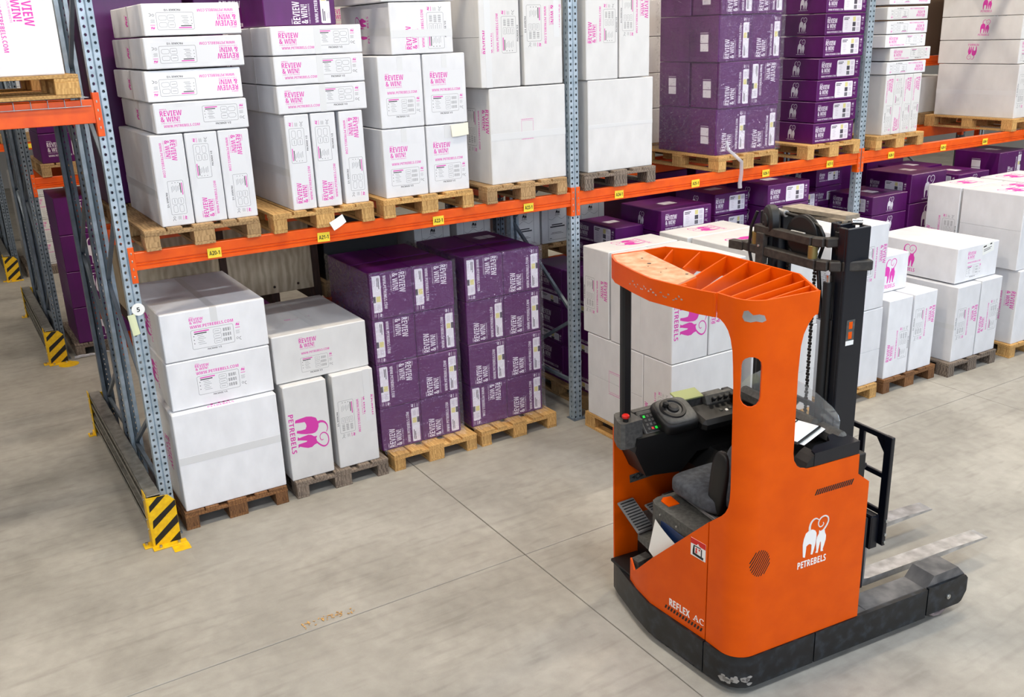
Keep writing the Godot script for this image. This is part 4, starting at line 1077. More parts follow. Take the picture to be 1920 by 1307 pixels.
func aisle_row():
	# white cartons on pallets standing in the aisle in front of the rack
	pallet(3.666, 0, 1.36, 0, "yellowish pallet on the floor left of the truck's black post")
	var P := "of the leftmost aisle stack"
	carton([3.68, 4.45, 0.921, 1.70, 0.505, 0.37], "w1", [["l", "C", 0.5, 0.45, 0.33, 270], ["t", "E", 0.5, 0.5, 0.26, 90]], "tall white carton with side print, rear of the upper layer " + P)
	carton([3.68, 4.064, 0.921, 1.70, 1.333, 0.80], "w1", [["f", "E", 0.5, 0.46, 0.36, 270], ["t", "E", 0.5, 0.6, 0.3, 90]], "tall carton with sideways pink emblem, front left of upper layer " + P, "", [["l", "v", 0.5]])
	carton([4.076, 4.458, 0.921, 1.70, 1.333, 0.80], "w1", [["f", "C", 0.5, 0.55, 0.33, 90]], "tall white carton, front right of the upper layer " + P)
	carton([3.68, 4.45, 0.144, 0.915, 0.975, 0.78], "w1", [["l", "F", 0.5, 0.5, 0.17, 0]], "white carton with pink outlined mark, rear of bottom layer " + P, "", [["l", "h", 0.5]])
	carton([3.68, 4.45, 0.144, 0.915, 1.338, 0.355], "w1", [["l", "C", 0.5, 0.45, 0.32, 90]], "large white carton facing the truck, front of the bottom layer " + P)
	pallet(4.60, 0, 1.36, 0, "pallet on the floor behind the truck's pillar")
	P = "of the second aisle stack"
	carton([4.57, 5.372, 0.945, 1.70, 0.50, 0.39], "w1", [["t", "E", 0.5, 0.5, 0.26, 90]], "white carton lying at the rear of the upper layer " + P)
	carton([4.60, 5.385, 0.945, 1.70, 1.31, 0.79], "w1", [["t", "E", 0.45, 0.5, 0.36, 90]], "white carton with pink emblem on lid, front of upper layer " + P, "", [["f", "h", 0.5]])
	carton([4.60, 5.40, 0.144, 0.938, 1.31, 1.15], "w1", [], "large white carton, bottom layer " + P, "", [["f", "h", 0.47]])
	pallet(5.56, 0, 1.27, 0, "pallet on the floor behind the truck's mast")
	P = "of the stack behind the mast"
	carton([5.60, 6.375, 0.905, 1.715, 1.24, 0.38], "w0", [["f", "C", 0.82, 0.55, 0.34, 270], ["l", "C", 0.5, 0.35, 0.33, 90]], "tall carton with pink print, front of upper layer " + P)
	carton([5.60, 6.36, 0.905, 1.70, 0.84, 0.38], "w0", [], "tall white carton, rear of the upper layer " + P)
	carton([5.59, 6.392, 0.144, 0.898, 1.24, 0.8], "w0", [["l", "C", 0.6, 0.5, 0.36, 90]], "large plain white carton, bottom layer " + P, "", [["f", "h", 0.45]])
	pallet(6.46, 0, 1.27, 3, "brown pallet on the floor right of the mast")
	P = "on the brown pallet right of the mast"
	carton([6.476, 6.826, 0.144, 0.937, 1.245, 0.75], "w2", [["f", "C", 0.52, 0.42, 0.33, 90]], "tall white carton, left of the standing pair " + P)
	carton([6.856, 7.205, 0.144, 0.937, 1.245, 0.75], "w2", [["f", "C", 0.5, 0.6, 0.33, 270]], "tall white carton, right of the standing pair " + P)
	carton([6.44, 7.006, 0.944, 1.310, 1.02, 0.9], "w2", [["f", "E", 0.48, 0.5, 0.25, 0]], "white carton with large pink emblem lying " + P, "", [["t", "v", 0.5]])
	pallet(7.352, 0, 1.36, 2, "grey mottled pallet on the floor under the deep white carton at right")
	P = "on the grey mottled pallet at right"
	carton([7.412, 7.788, 0.144, 0.930, 1.33, 0.8], "w0", [["f", "C", 0.48, 0.5, 0.33, 270]], "tall creased white carton, left of the standing pair " + P, "", [["l", "h", 0.45]], [["l", "h", 0.47]])
	carton([7.806, 8.150, 0.144, 0.938, 1.33, 0.8], "w0", [["f", "C", 0.5, 0.5, 0.33, 90]], "tall white carton, right of the standing pair " + P)
	carton([7.458, 8.138, 0.945, 1.302, 1.25, 1.0], "w2", [["f", "C", 0.42, 0.48, 0.24, 0], ["l", "E", 0.42, 0.5, 0.24, 0]], "deep white carton with pasted white note lying " + P, "", [["t", "h", 0.55]])
	pallet(8.37, 0, 1.385, 0, "pallet on the floor at the right edge of the photo")
	P = "of the right-edge aisle stack"
	carton([8.41, 9.15, 0.144, 0.945, 1.36, 0.42], "w0", [["l", "C", 0.55, 0.5, 0.36, 270]], "white carton with sideways print, front of bottom layer " + P)
	carton([8.39, 9.15, 0.144, 0.945, 0.93, 0.75], "w0", [], "white carton, rear of the bottom layer " + P)
	carton([8.37, 9.13, 0.951, 1.735, 0.605, 0.395], "w0", [["l", "C", 0.5, 0.4, 0.34, 90], ["t", "E", 0.5, 0.5, 0.26, 90]], "tall carton with printed left side, rear of upper layer " + P)
	carton([8.37, 9.13, 0.951, 1.735, 1.33, 0.70], "w0", [["t", "E", 0.4, 0.4, 0.3, 90], ["t", "E", 0.8, 0.6, 0.3, 90]], "plain white carton with side seam, front of upper layer " + P, "", [["l", "h", 0.53]])
	pallet(9.25, 0, 1.36, 0, "pallet on the floor beyond the last visible aisle stack")
	carton([9.28, 10.04, 0.144, 0.94, 1.33, 1.1], "w0", [], "large white carton, bottom layer of the stack just outside the right edge")
	carton([9.28, 10.04, 0.947, 1.72, 1.33, 1.1], "w0", [["t", "E", 0.4, 0.8, 0.3, 90]], "large white carton at the extreme right edge, its lid seen over the last aisle stack")

func back_loads():
	# rear half of the first rack: what shows through the gaps
	var bays := [0.08, 0.95, 1.86, 2.75, 3.80, 4.68, 5.58, 6.48, 7.55, 8.42, 9.3, 10.2]
	var kind := [3, 2, 1, 1, 1, 0, 1, 2, 1, 0, 0, 0]
	for i in bays.size():
		var x: float = bays[i]
		pallet(x, UY, -1.29, 1, "pallet on the rear rack half, %s from the left behind the front pallets" % ORD[i])
		var P := "on the rear rack half, %s pallet from the left" % ORD[i]
		if kind[i] == 3:
			carton([x + 0.02, x + 0.80, 2.296, 4.0, -1.34, 1.1], "p1", [], "tall glossy purple load behind the nearest perforated post, on the rear rack half")
		elif kind[i] == 2:
			for j in 4: carton([x + 0.02, x + 0.78, 2.296 + 0.4 * j, 2.69 + 0.4 * j, -1.36, 1.05], "p0", [["f", "pC", 0.5, 0.5, 0.36, 0]], "purple carton in the %s layer %s" % [ORD[j], P])
		elif kind[i] == 1:
			for j in 4: carton([x + 0.02, x + 0.78, 2.296 + 0.37 * j, 2.66 + 0.37 * j, -1.36, 1.05], "w1", [["f", "C", 0.5, 0.5, 0.28, 0]], "white carton in the %s layer %s" % [ORD[j], P])
		else:
			carton([x + 0.02, x + 0.75, 2.296, 2.75, -1.36, 1.05], "w1", [], "single white carton " + P)
	rack_beam(9.6, 11.1, 3.02, -1.296, "short orange beam high in the rear rack half, beside the right-edge stack")
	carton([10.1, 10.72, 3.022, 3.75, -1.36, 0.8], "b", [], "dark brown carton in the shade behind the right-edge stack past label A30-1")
	# the low level: plywood crates, white cartons with black print
	for i in 2:
		var x0: float = [0.13, 0.955][i]
		var t := thing("plywood_crate", ["plywood crate in the shade behind the nearest floor stack, left of two", "plywood crate in the shade behind the nearest floor stacks, right of two"][i], "crate", Vector3(x0, 1.245, -1.36))
		var st := mb(); box2(st, Vector3(0, 0.10, -1.0), Vector3(0.80, 0.86, 0), 0.004); part("panel", st.commit(), M.ply, t)
		st = mb()
		for x in [0.0, 0.36, 0.72]: box2(st, Vector3(x, 0, -1.0), Vector3(x + 0.08, 0.099, 0), 0.003)
		part("skid", st.commit(), M.dark_timber, t)
		st = mb(); box2(st, Vector3(0.765, 0.0, -0.02), Vector3(0.825, 0.9, 0.03), 0.003); part("corner_batten", st.commit(), M.dark_timber, t)
		st = mb()
		for x in [0.12, 0.4, 0.62]: cyl(st, Vector3(x, 0.16, -0.002), Vector3(x, 0.16, 0.006), 0.012, 8)
		part("bolt", st.commit(), M.dark_timber, t)
	for i in 5:
		var x: float = [2.75, 3.21, 3.80, 4.21, 4.63][i]
		if i in [0, 2, 4]: pallet([2.70, 0, 3.79, 0, 4.62][i], 1.245 - 0.001, -1.29, 1, "pallet at the low level of the rear rack half, under the %s black-printed white carton" % ORD[i])
		carton([x, x + 0.385, 1.39, 1.79, -1.32, 0.5], "w1", [["f", "B", 0.5, 0.5, 0.24, 0]], "white carton with black print in the shaded rear rack, %s from left" % ORD[i])
	pallet(1.80, 1.2441, -1.29, 1, "pallet at the low level of the rear rack half, behind the left wrapped purple stack")
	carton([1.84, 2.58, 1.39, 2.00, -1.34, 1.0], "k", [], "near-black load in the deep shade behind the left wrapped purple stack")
	for i in 6:
		var xl: float = [5.45, 6.30, 6.6, 7.55, 8.4, 9.25][i]
		if i != 2: pallet(xl, 1.2441, -1.29, 1, "shaded pallet low in the rear rack half, %s right of the black-printed cartons" % ORD[i])
		if i != 2: carton([xl + 0.03, xl + 0.75, 1.39, 1.97, -1.34, 1.0], "p0", [], "shaded purple load low in the rear rack half, %s right of the black-printed cartons" % ORD[i])
	for i in 3:
		pallet([0.9, 1.75, 2.62][i], 0, -1.33, 0, "floor pallet of the rear rack half, %s from the left in the shade" % ORD[i])
		carton([[0.93, 1.78, 2.65][i], [1.66, 2.5, 3.38][i], 0.144, 0.62, -1.45, 1.0], "p0", [], "low purple carton on the floor behind the first bay, %s from the left" % ORD[i])
	# the bridge over the cross aisle
	for i in 1:
		var x := -1.36 - 1.22 * i
		pallet(x, 3.1965, 0.03, 0, ["pallet on the wire deck at the top left edge of the photo", "pallet on the wire deck, outside the photo to the left"][i], true)
		carton([x + 0.02, x + 1.13, 3.342, 4.2, 0.0, 0.75], "w2", [["f", "C", 0.70, 0.36, 0.40, 270]], ["large white carton with sideways pink print on the wire deck at top left", "large white carton on the wire deck, outside the photo to the left"][i], "", [], [])
		pallet(x, 3.181, -1.33, 0, ["pallet on the rear bridge beams at top left", "pallet on the rear bridge beams, outside the photo"][i], true)
		carton([x + 0.02, x + 1.13, 3.327, 4.1, -1.36, 0.75], "w1", [], ["white carton on the rear bridge beams at top left", "white carton on the rear bridge beams, outside the photo"][i])
	# second and third rack rows
	for r in 2:
		var z0: float = [-5.1, -10.1][r]; var nm: String = ["second", "third"][r]
		for i in (3 - r):
			var x := 0.0 + 0.87 * i - 0.03 * r
			pallet(x, 0, z0 + 0.02, 2, "grey floor pallet of the %s rack row, %s from the cross aisle" % [nm, ORD[i]])
			for j in 4:
				if r == 0: carton([x + 0.06, x + 0.76, 0.146 + 0.435 * j, 0.576 + 0.435 * j, z0 - 0.03, 0.9], "p0", [["f", "pE", 0.45, 0.5, 0.28, 180 if j % 2 else 0]], "purple carton of the second rack row, floor stack %s from the cross aisle, %s layer" % [ORD[i], ORD[j]])
				else: carton([x + 0.06, x + 0.76, 0.146 + 0.37 * j, 0.51 + 0.37 * j, z0 - 0.05, 1.0], "w1", [["f", "C", 0.5, 0.5, 0.28, 0]], "white carton of the third rack row, floor stack %s from the cross aisle, %s layer" % [ORD[i], ORD[j]])
			pallet(x, BEAM_TOP - 0.02, z0 + 0.02, 1, "pallet on the beam of the %s rack row, %s from the cross aisle" % [nm, ORD[i]])
			for j in 3:
				if r == 0: carton([x + 0.03, x + 0.76, 2.277 + 0.33 * j, 2.602 + 0.33 * j, z0 - 0.03, 0.9], "p1", [["f", "pA", 0.52, 0.5, 0.62, 0]], "purple carton on the second rack row's beam, %s stack, %s layer" % [ORD[i], ORD[j]])
				else: carton([x + 0.03, x + 0.76, 2.277 + 0.33 * j, 2.602 + 0.33 * j, z0 - 0.05, 1.0], "w1", [["f", "C", 0.5, 0.5, 0.24, 0]], "white carton on the third rack row's beam, %s stack, %s layer" % [ORD[i], ORD[j]])

const ORD := ["first", "second", "third", "fourth", "fifth", "sixth", "seventh", "eighth", "ninth", "tenth", "eleventh", "twelfth"]

# ------------------------------------------------------------------ reach truck
# truck axes: a runs forward to the forks, y up, b across from the near side; V() turns them into the node's own axes
func V(a: float, y: float, b: float) -> Vector3: return Vector3(a, y, -b)

func abox(st: SurfaceTool, a0: float, a1: float, y0: float, y1: float, b0: float, b1: float, bev := 0.004):
	box2(st, V(a0, y0, b1), V(a1, y1, b0), bev)

func aprism(st: SurfaceTool, poly: Array, y0: float, y1: float):
	# plan polygon of (a, b) pairs, standing from y0 to y1
	var p := PackedVector2Array()
	for q in poly: p.append(Vector2(q[0], q[1]))
	prism(st, Transform3D(Basis(Vector3(1, 0, 0), Vector3(0, 0, -1), Vector3(0, 1, 0)), Vector3.ZERO), p, y0, y1)

func side_prism(st: SurfaceTool, poly: Array, b0: float, b1: float):
	# side polygon of (a, y) pairs, from b0 across to b1
	var p := PackedVector2Array()
	for q in poly: p.append(Vector2(q[0], q[1]))
	prism(st, Transform3D(Basis(Vector3(1, 0, 0), Vector3(0, 1, 0), Vector3(0, 0, 1)), Vector3.ZERO), p, -b1, -b0)

func bent_sheet(st: SurfaceTool, outline: Array, poly: PackedVector2Array, thick: float, holes := []):
	# sheet metal: a polygon in (distance along the outline, height), bent round a plan outline of (a, b) points, thick to the inside
	var pts := []; var S := [0.0]
	for q in outline: pts.append(Vector2(q[0], q[1]))
	for i in range(1, pts.size()): S.append(S[i - 1] + (pts[i] - pts[i - 1]).length())
	var segn := []
	for i in pts.size() - 1:
		var d: Vector2 = (pts[i + 1] - pts[i]).normalized()
		segn.append(Vector3(-d.y, 0, -d.x))     # outward, in node axes (a, y, -b)
	var norm := func(k: int, at_end: int) -> Vector3:
		var o := k - 1 if at_end == 0 else k + 1
		if o < 0 or o >= segn.size(): return segn[k]
		if segn[k].dot(segn[o]) < 0.8: return segn[k]
		return (segn[k] + segn[o]).normalized()
	for k in pts.size() - 1:
		var s0: float = S[k]; var s1: float = S[k + 1]
		var strip := PackedVector2Array([Vector2(s0, -9), Vector2(s1, -9), Vector2(s1, 9), Vector2(s0, 9)])
		var pieces := Geometry2D.intersect_polygons(poly, strip)
		for h in holes:
			var left := []
			for p in pieces: left.append_array(Geometry2D.clip_polygons(p, h))
			pieces.assign(left)
		var n0: Vector3 = norm.call(k, 0); var n1: Vector3 = norm.call(k, 1)
		var at := func(p: Vector2, off: float) -> Array:
			var t := clampf((p.x - s0) / (s1 - s0), 0, 1)
			var q: Vector2 = pts[k].lerp(pts[k + 1], t); var n := n0.lerp(n1, t).normalized()
			return [V(q.x, p.y, q.y) - n * off, n]
		for p in pieces:
			var ix := Geometry2D.triangulate_polygon(p)
			for i in range(0, ix.size(), 3):
				var a := p[ix[i]]; var b := p[ix[i + 1]]; var c := p[ix[i + 2]]
				var A = at.call(a, 0.0); var B = at.call(b, 0.0); var C = at.call(c, 0.0)
				if (B[0] - A[0]).cross(C[0] - A[0]).dot(A[1]) < 0:
					var t = B; B = C; C = t; var tt := b; b = c; c = tt
				tri_s(st, A[0], B[0], C[0], A[1], B[1], C[1])
				var A2 = at.call(a, thick); var B2 = at.call(b, thick); var C2 = at.call(c, thick)
				tri_s(st, A2[0], C2[0], B2[0], -A[1], -C[1], -B[1])
			for i in p.size():
				var a := p[i]; var b := p[(i + 1) % p.size()]
				var inner := false
				for e in [k, k + 1]:
					if absf(a.x - S[e]) < 1e-4 and absf(b.x - S[e]) < 1e-4 and e > 0 and e < pts.size() - 1: inner = true
				if inner: continue
				var A = at.call(a, 0.0); var B = at.call(b, 0.0); var A2 = at.call(a, thick); var B2 = at.call(b, thick)
				# outward = away from the piece
				var mid := Vector2.ZERO
				for q in p: mid += q
				mid /= p.size()
				var dn: Vector3 = (B[0] - A[0]).cross(A2[0] - A[0]); var out3: Vector3 = A[0] - at.call(mid, 0.0)[0]
				var e2 := (b - a); var o2 := Vector2(e2.y, -e2.x)
				if Geometry2D.is_point_in_polygon((a + b) * 0.5 + o2.normalized() * 0.0005, p): o2 = -o2
				var o3: Vector3 = at.call((a + b) * 0.5 + o2.normalized() * 0.001, 0.0)[0] - at.call((a + b) * 0.5, 0.0)[0] if absf(o2.x) < 0.9 * o2.length() else (at.call(b, 0.0)[0] - at.call(a, 0.0)[0]).cross(A[1])
				if absf(o2.x) >= 0.9 * o2.length():
					var d2: Vector3 = V(pts[k + 1].x - pts[k].x, 0, pts[k + 1].y - pts[k].y) * signf(o2.x)
					o3 = d2
				if dn.dot(o3) > 0: quad(st, A[0], B[0], B2[0], A2[0])
				else: quad(st, A[0], A2[0], B2[0], B[0])

func make_truck():
	M.truck_orange = tri_mat(noise_tex(61, 0.01, Color(0.84, 0.31, 0.0), Color(0.88, 0.34, 0.0)), 0.8, 0.4)
	M.truck_orange.metallic_specular = 0.3
	M.roof_dusty = tri_mat(noise_tex(62, 0.012, Color(0.76, 0.50, 0.35), Color(0.80, 0.64, 0.52)), 1.6, 0.7)
	M.bumper = tri_mat(noise_tex(63, 0.02, Color(0.035, 0.04, 0.05), Color(0.15, 0.175, 0.20), 512, 5, Color(0.055, 0.065, 0.08)), 1.1, 0.42)
	M.deck_dust = tri_mat(noise_tex(64, 0.01, Color(0.30, 0.295, 0.295), Color(0.45, 0.435, 0.425)), 1.2, 0.6)
	M.mast = mat(Color(0.028, 0.042, 0.085), 0.34)
	M.mast_dust = tri_mat(noise_tex(65, 0.02, Color(0.13, 0.115, 0.10), Color(0.24, 0.215, 0.19)), 2.0, 0.6)
	M.head_dust = tri_mat(noise_tex(69, 0.02, Color(0.52, 0.47, 0.40), Color(0.64, 0.58, 0.50)), 2.0, 0.7)
	M.black_plastic = mat(Color(0.045, 0.045, 0.047), 0.5)
	M.grey_plastic = tri_mat(noise_tex(66, 0.03, Color(0.25, 0.25, 0.24), Color(0.35, 0.345, 0.33)), 2.0, 0.55)
	M.seat = tri_mat(noise_tex(67, 0.02, Color(0.25, 0.26, 0.28), Color(0.35, 0.365, 0.39)), 2.0, 0.75)
	M.steel = tri_mat(noise_tex(68, 0.012, Color(0.60, 0.59, 0.58), Color(0.78, 0.775, 0.77)), 1.2, 0.34, 0.6)
	M.white_print = mat(Color(0.93, 0.92, 0.90), 0.5)
	M.red = mat(Color(0.80, 0.10, 0.06), 0.4)
	M.tyre = mat(Color(0.55, 0.49, 0.48), 0.7)
	M.chrome = mat(Color(0.85, 0.85, 0.85), 0.12, 1.0)
	M.chain = mat(Color(0.11, 0.10, 0.09), 0.5, 0.4)
	M.blue = mat(Color(0.05, 0.16, 0.33), 0.5)
	M.hose = mat(Color(0.03, 0.03, 0.03), 0.45)
	M.clear = mat(Color(0.85, 0.9, 0.92, 0.14), 0.05); M.clear.transparency = BaseMaterial3D.TRANSPARENCY_ALPHA
	M.brass = mat(Color(0.55, 0.50, 0.30), 0.4, 0.6)
	var t := thing("reach_truck", "orange reach truck with slatted overhead guard, black mast and lowered forks, parked in the aisle", "forklift", Vector3(2.05, 0, 3.72), -atan(0.0975))
	truck_body(t)
	truck_guard(t)
	truck_cab(t)
	truck_mast(t)

func truck_body(t: Node3D):
	var st: SurfaceTool
	# --- bumper skirt: plan outline of the chassis, in three panels, round a dark core
	var skirt := [[1.815, 0.0], [0.16, 0.0], [0.115, 0.008], [0.075, 0.03], [0.045, 0.06], [0.02, 0.11], [0.006, 0.165], [-0.003, 0.225], [-0.062, 0.687], [-0.045, 0.86], [0.0, 1.13], [0.02, 1.21], [0.055, 1.26], [0.10, 1.262]]
	var S := [0.0]
	for i in range(1, skirt.size()): S.append(S[i - 1] + Vector2(skirt[i][0] - skirt[i - 1][0], skirt[i][1] - skirt[i - 1][1]).length())
	var seam_tail: float = S[7] + 0.012
	var rects := [[0.345, 1.222], [1.23, seam_tail - 0.004], [seam_tail + 0.004, S[S.size() - 1]]]
	for r in rects:
		st = mb(); bent_sheet(st, skirt, PackedVector2Array([Vector2(r[0], 0.05), Vector2(r[1], 0.05), Vector2(r[1], 0.245), Vector2(r[0], 0.245)]), 0.025)
		part("bumper_skirt", st.commit(), M.bumper, t)
	st = mb()   # the last piece of the leg carries the load wheel and ends rounded
	bent_sheet(st, skirt, PackedVector2Array([Vector2(0.0, 0.135), Vector2(0.035, 0.075), Vector2(0.06, 0.062), Vector2(0.335, 0.062), Vector2(0.335, 0.25), Vector2(0.02, 0.25), Vector2(0.0, 0.225)]), 0.02)
	part("leg_end_plate", st.commit(), M.bumper, t)
	st = mb()
	var core := [[1.0, 0.03], [0.17, 0.03], [0.09, 0.05], [0.04, 0.12], [0.024, 0.23], [-0.034, 0.69], [0.02, 1.12], [0.06, 1.23], [1.0, 1.24]]
	aprism(st, core, 0.06, 0.238)
	part("chassis", st.commit(), M.deck_dust, t)
	for b in [[0.03, 0.186], [1.05, 1.23]]:
		st = mb()
		abox(st, 1.0, 1.478, 0.065, 0.24, b[0], b[1], 0.006)
		abox(st, 1.478, 1.80, 0.19, 0.24, b[0], b[1], 0.006)
		abox(st, 1.478, 1.80, 0.065, 0.19, b[1] - 0.02, b[1], 0.004)
		part("support_leg", st.commit(), M.deck_dust, t)
		st = mb()
		var bb0: float = b[0] - 0.012; var bb1: float = b[1] - 0.004
		side_prism(st, [[1.475, 0.236], [1.535, 0.312], [1.735, 0.316], [1.80, 0.25], [1.80, 0.23], [1.475, 0.23]], bb0, bb1)
		part("wheel_cover", st.commit(), M.deck_dust, t)
		st = mb()
		var wc := V(1.615, 0.095, b[0] + 0.045)
		lathe(st, Transform3D(Basis(Vector3(1, 0, 0), Vector3(0, 0, 1), Vector3(0, -1, 0)), wc), [Vector2(0.0, -0.045), Vector2(0.055, -0.045), Vector2(0.06, -0.035), Vector2(0.068, -0.035), Vector2(0.072, -0.048), Vector2(0.088, -0.05), Vector2(0.095, -0.042), Vector2(0.095, 0.042), Vector2(0.088, 0.05), Vector2(0.072, 0.048), Vector2(0.068, 0.035), Vector2(0.0, 0.04)], 36)
		part("load_wheel", st.commit(), M.tyre, t)
	st = mb(); cyl(st, V(1.655, 0.143, 0.004), V(1.655, 0.143, -0.008), 0.016, 16); cyl(st, V(1.655, 0.143, -0.006), V(1.655, 0.143, -0.011), 0.008, 6)
	part("axle_bolt", st.commit(), M.bolt, t)
	# worn metal where the corner of the skirt has been rubbed bare
	var rp := RandomNumberGenerator.new(); rp.seed = 21
	for k in 16:
		var c := Vector2(rp.randf_range(1.655, 1.87), rp.randf_range(0.068, 0.118)) if k > 3 else Vector2([1.80, 1.765, 1.835, 1.705][k], [0.088, 0.098, 0.09, 0.105][k])
		var rr2 := Vector2(0.028, 0.018) * (rp.randf_range(0.25, 0.6) if k > 3 else 1.0); var q := PackedVector2Array()
		for j in 9: q.append(Vector2(c.x + cos(TAU * j / 9) * rr2.x * rp.randf_range(0.6, 1.3), clampf(c.y + sin(TAU * j / 9) * rr2.y * rp.randf_range(0.6, 1.3), 0.053, 0.2)))
		st = mb(); bent_sheet(st, offset_outline(skirt, 0.0012), q, 0.001)
		part("bare_patch", st.commit(), M.steel, t)
	# --- orange shell: near side, rounded corner and rear pillar in one bent sheet
	var shell := shell_outline()
	var sb := func(b: float) -> float: return 0.974 + (b - 0.138) if b >= 0.138 else 0.974 - 0.13 * asin((0.138 - b) / 0.13)
	var p := PackedVector2Array()
	for q in [[0.91, 0.247], [0.905, 1.105], [0.818, 1.172], [0.815, 1.288], [0.50, 1.288], [0.45, 1.291], [0.41, 1.302], [0.378, 1.325], [0.356, 1.36], [0.349, 1.40], [0.345, 1.84], [0.352, 1.98], [0.366, 2.04], [0.392, 2.09], [0.425, 2.125], [0.45, 2.135], [0.455, 2.25]]: p.append(Vector2(0.92 - q[0], q[1]))
	for q in [[0.239, 2.25], [0.239, 2.126], [0.215, 2.122], [0.185, 2.105], [0.158, 2.078], [0.138, 2.04], [0.122, 1.98], [0.114, 1.90], [0.108, 1.80], [0.098, 1.25], [0.100, 1.18], [0.108, 1.13], [0.125, 1.095], [0.150, 1.066], [0.239, 0.990], [0.239, 0.247]]: p.append(Vector2(sb.call(q[0]), q[1]))
	var slot := PackedVector2Array()
	for k in 8: slot.append(Vector2(0.855 + 0.052 * cos(PI + PI * k / 7.0), 1.755 + 0.05 * sin(PI + PI * k / 7.0)))
	for k in 8: slot.append(Vector2(0.855 + 0.052 * cos(PI * k / 7.0), 1.917 + 0.05 * sin(PI * k / 7.0)))
	st = mb(); bent_sheet(st, shell, p, 0.012, [slot])
	var body := part("body_shell", st.commit(), M.truck_orange, t)
	# slot rim, slightly proud
	# --- tail side panel
	var tail := [[0.012, 0.2455], [-0.05, 0.69], [-0.036, 0.86], [-0.012, 0.972]]
	st = mb(); bent_sheet(st, tail, PackedVector2Array([Vector2(0.002, 0.247), Vector2(0.727, 0.247), Vector2(0.727, 0.40), Vector2(0.665, 0.348), Vector2(0.63, 0.37), Vector2(0.002, 0.983)]), 0.012)
	part("side_panel", st.commit(), M.truck_orange, t)
	st = mb(); aprism(st, [[0.03, 0.26], [-0.03, 0.69], [-0.02, 0.86], [0.0, 0.95], [0.10, 0.95], [0.10, 0.26]], 0.24, 0.34)
	side_prism(st, [[0.02, 0.24], [0.10, 0.24], [0.10, 0.41], [0.0, 0.395]], 0.90, 0.966)
	part("panel_backing", st.commit(), M.grey_plastic, t)
	# --- far side wall and inner bulkhead
	st = mb(); side_prism(st, [[0.035, 0.247], [0.92, 0.247], [0.92, 1.13], [0.25, 1.13], [0.05, 1.165], [0.03, 1.165]], 1.222, 1.236)
	part("far_side_wall", st.commit(), M.truck_orange, t)
	st = mb(); abox(st, 0.835, 0.89, 0.247, 1.27, 0.03, 1.215)
	part("bulkhead", st.commit(), M.black_plastic, t)
	st = mb(); abox(st, 0.36, 0.83, 0.247, 1.275, 0.03, 0.30); part("battery_box", st.commit(), M.black_plastic, t)
	# --- prints and vents
	for k in 17:
		st = mb(); var a := 0.527 + 0.0157 * k
		side_prism(st, [[a - 0.012, 1.119], [a - 0.003, 1.119], [a + 0.012, 1.151], [a + 0.003, 1.151]], 0.0065, 0.0095)
		part("vent_slot", st.commit(), M.ink, body)
	for k in 10:
		st = mb()
		var d := (k - 4.5) * 0.0155; var hl := sqrt(0.080 * 0.080 - d * d) * 0.96
		var cn := Vector2(0.752, 0.813) + Vector2(0.80, 0.60) * d; var dr := Vector2(-0.60, 0.80) * hl; var wv := Vector2(0.80, 0.60) * 0.0032
		var ln2 := PackedVector2Array([cn - dr - wv, cn - dr + wv, cn + dr + wv, cn + dr - wv]); ln2 = squash(ln2, Vector2(0.752, 0.813), Vector2(0.82, 1.0))
		bent_sheet(st, offset_outline(shell, 0.0012), ln2, 0.001)
		part("vent_slot", st.commit(), M.ink, body)
	st = mb()
	var sh := cat_shapes()
	for i in 4:
		var q := PackedVector2Array()
		for c in sh[i]: q.append(Vector2(0.428 + c.x * 0.2, 0.985 - c.y * 0.272))
		if i < 2: prism(st, T(0, 0, -0.0065), q, -0.001, 0.0012)
		else:
			var ln := smooth_line(q)
			for k in ln.size() - 1:
				var d := (ln[k + 1] - ln[k]).normalized(); var n := Vector2(-d.y, d.x); var w := lerpf(0.0075 if i == 2 else 0.005, 0.0022, float(k) / ln.size())
				prism(st, T(0, 0, -0.0065), PackedVector2Array([ln[k] - n * w - d * 0.001, ln[k + 1] - n * w + d * 0.001, ln[k + 1] + n * w + d * 0.001, ln[k] + n * w - d * 0.001]), -0.001, 0.0012)
	part("emblem", st.commit(), M.white_print, body, "white emblem of two cats seen from behind")
	var w1 := part("lettering", text_mesh("PETREBELS", 0.2, 0.042, 0.0014), M.white_print, body); w1.position = V(0.528, 0.717, 0.0070)
	# tail panel print: the panel runs from (0.012, 0.245) to (-0.05, 0.69)
	var ud := Vector3(0.062, 0, 0.445).normalized(); var nd := Vector3(-ud.z, 0, ud.x)
	var tail_at := func(b: float, y: float, off := 0.0012) -> Transform3D:
		var a := lerpf(0.012, -0.05, (b - 0.245) / 0.445)
		return Transform3D(Basis(ud, Vector3.UP, nd), V(a, y, b) + nd * off)
	var w2 := part("lettering", text_mesh("REFLEX", 0.165, 0.046, 0.0014), M.white_print, body); w2.transform = tail_at.call(0.447, 0.345)
	w2 = part("lettering", text_mesh("AC", 0.082, 0.038, 0.0014, false, "Droid Serif"), M.white_print, body); w2.transform = tail_at.call(0.297, 0.348)
	for k in 13:
		st = mb(); prism(st, tail_at.call(0.556 - 0.0235 * k, 0.298, 0.0005), PackedVector2Array([Vector2(-0.011, -0.012), Vector2(0.001, -0.012), Vector2(0.011, 0.012), Vector2(-0.001, 0.012)]), 0.0, 0.0014)
		part("slash_mark", st.commit(), M.ink, body)
	# warning sticker
	st = mb(); cbox(st, tail_at.call(0.315, 0.786), Vector3(0.112, 0.108, 0.0016), 0.0004); var stk := part("warning_sticker", st.commit(), M.white_print, body, "white sticker with a red top corner")
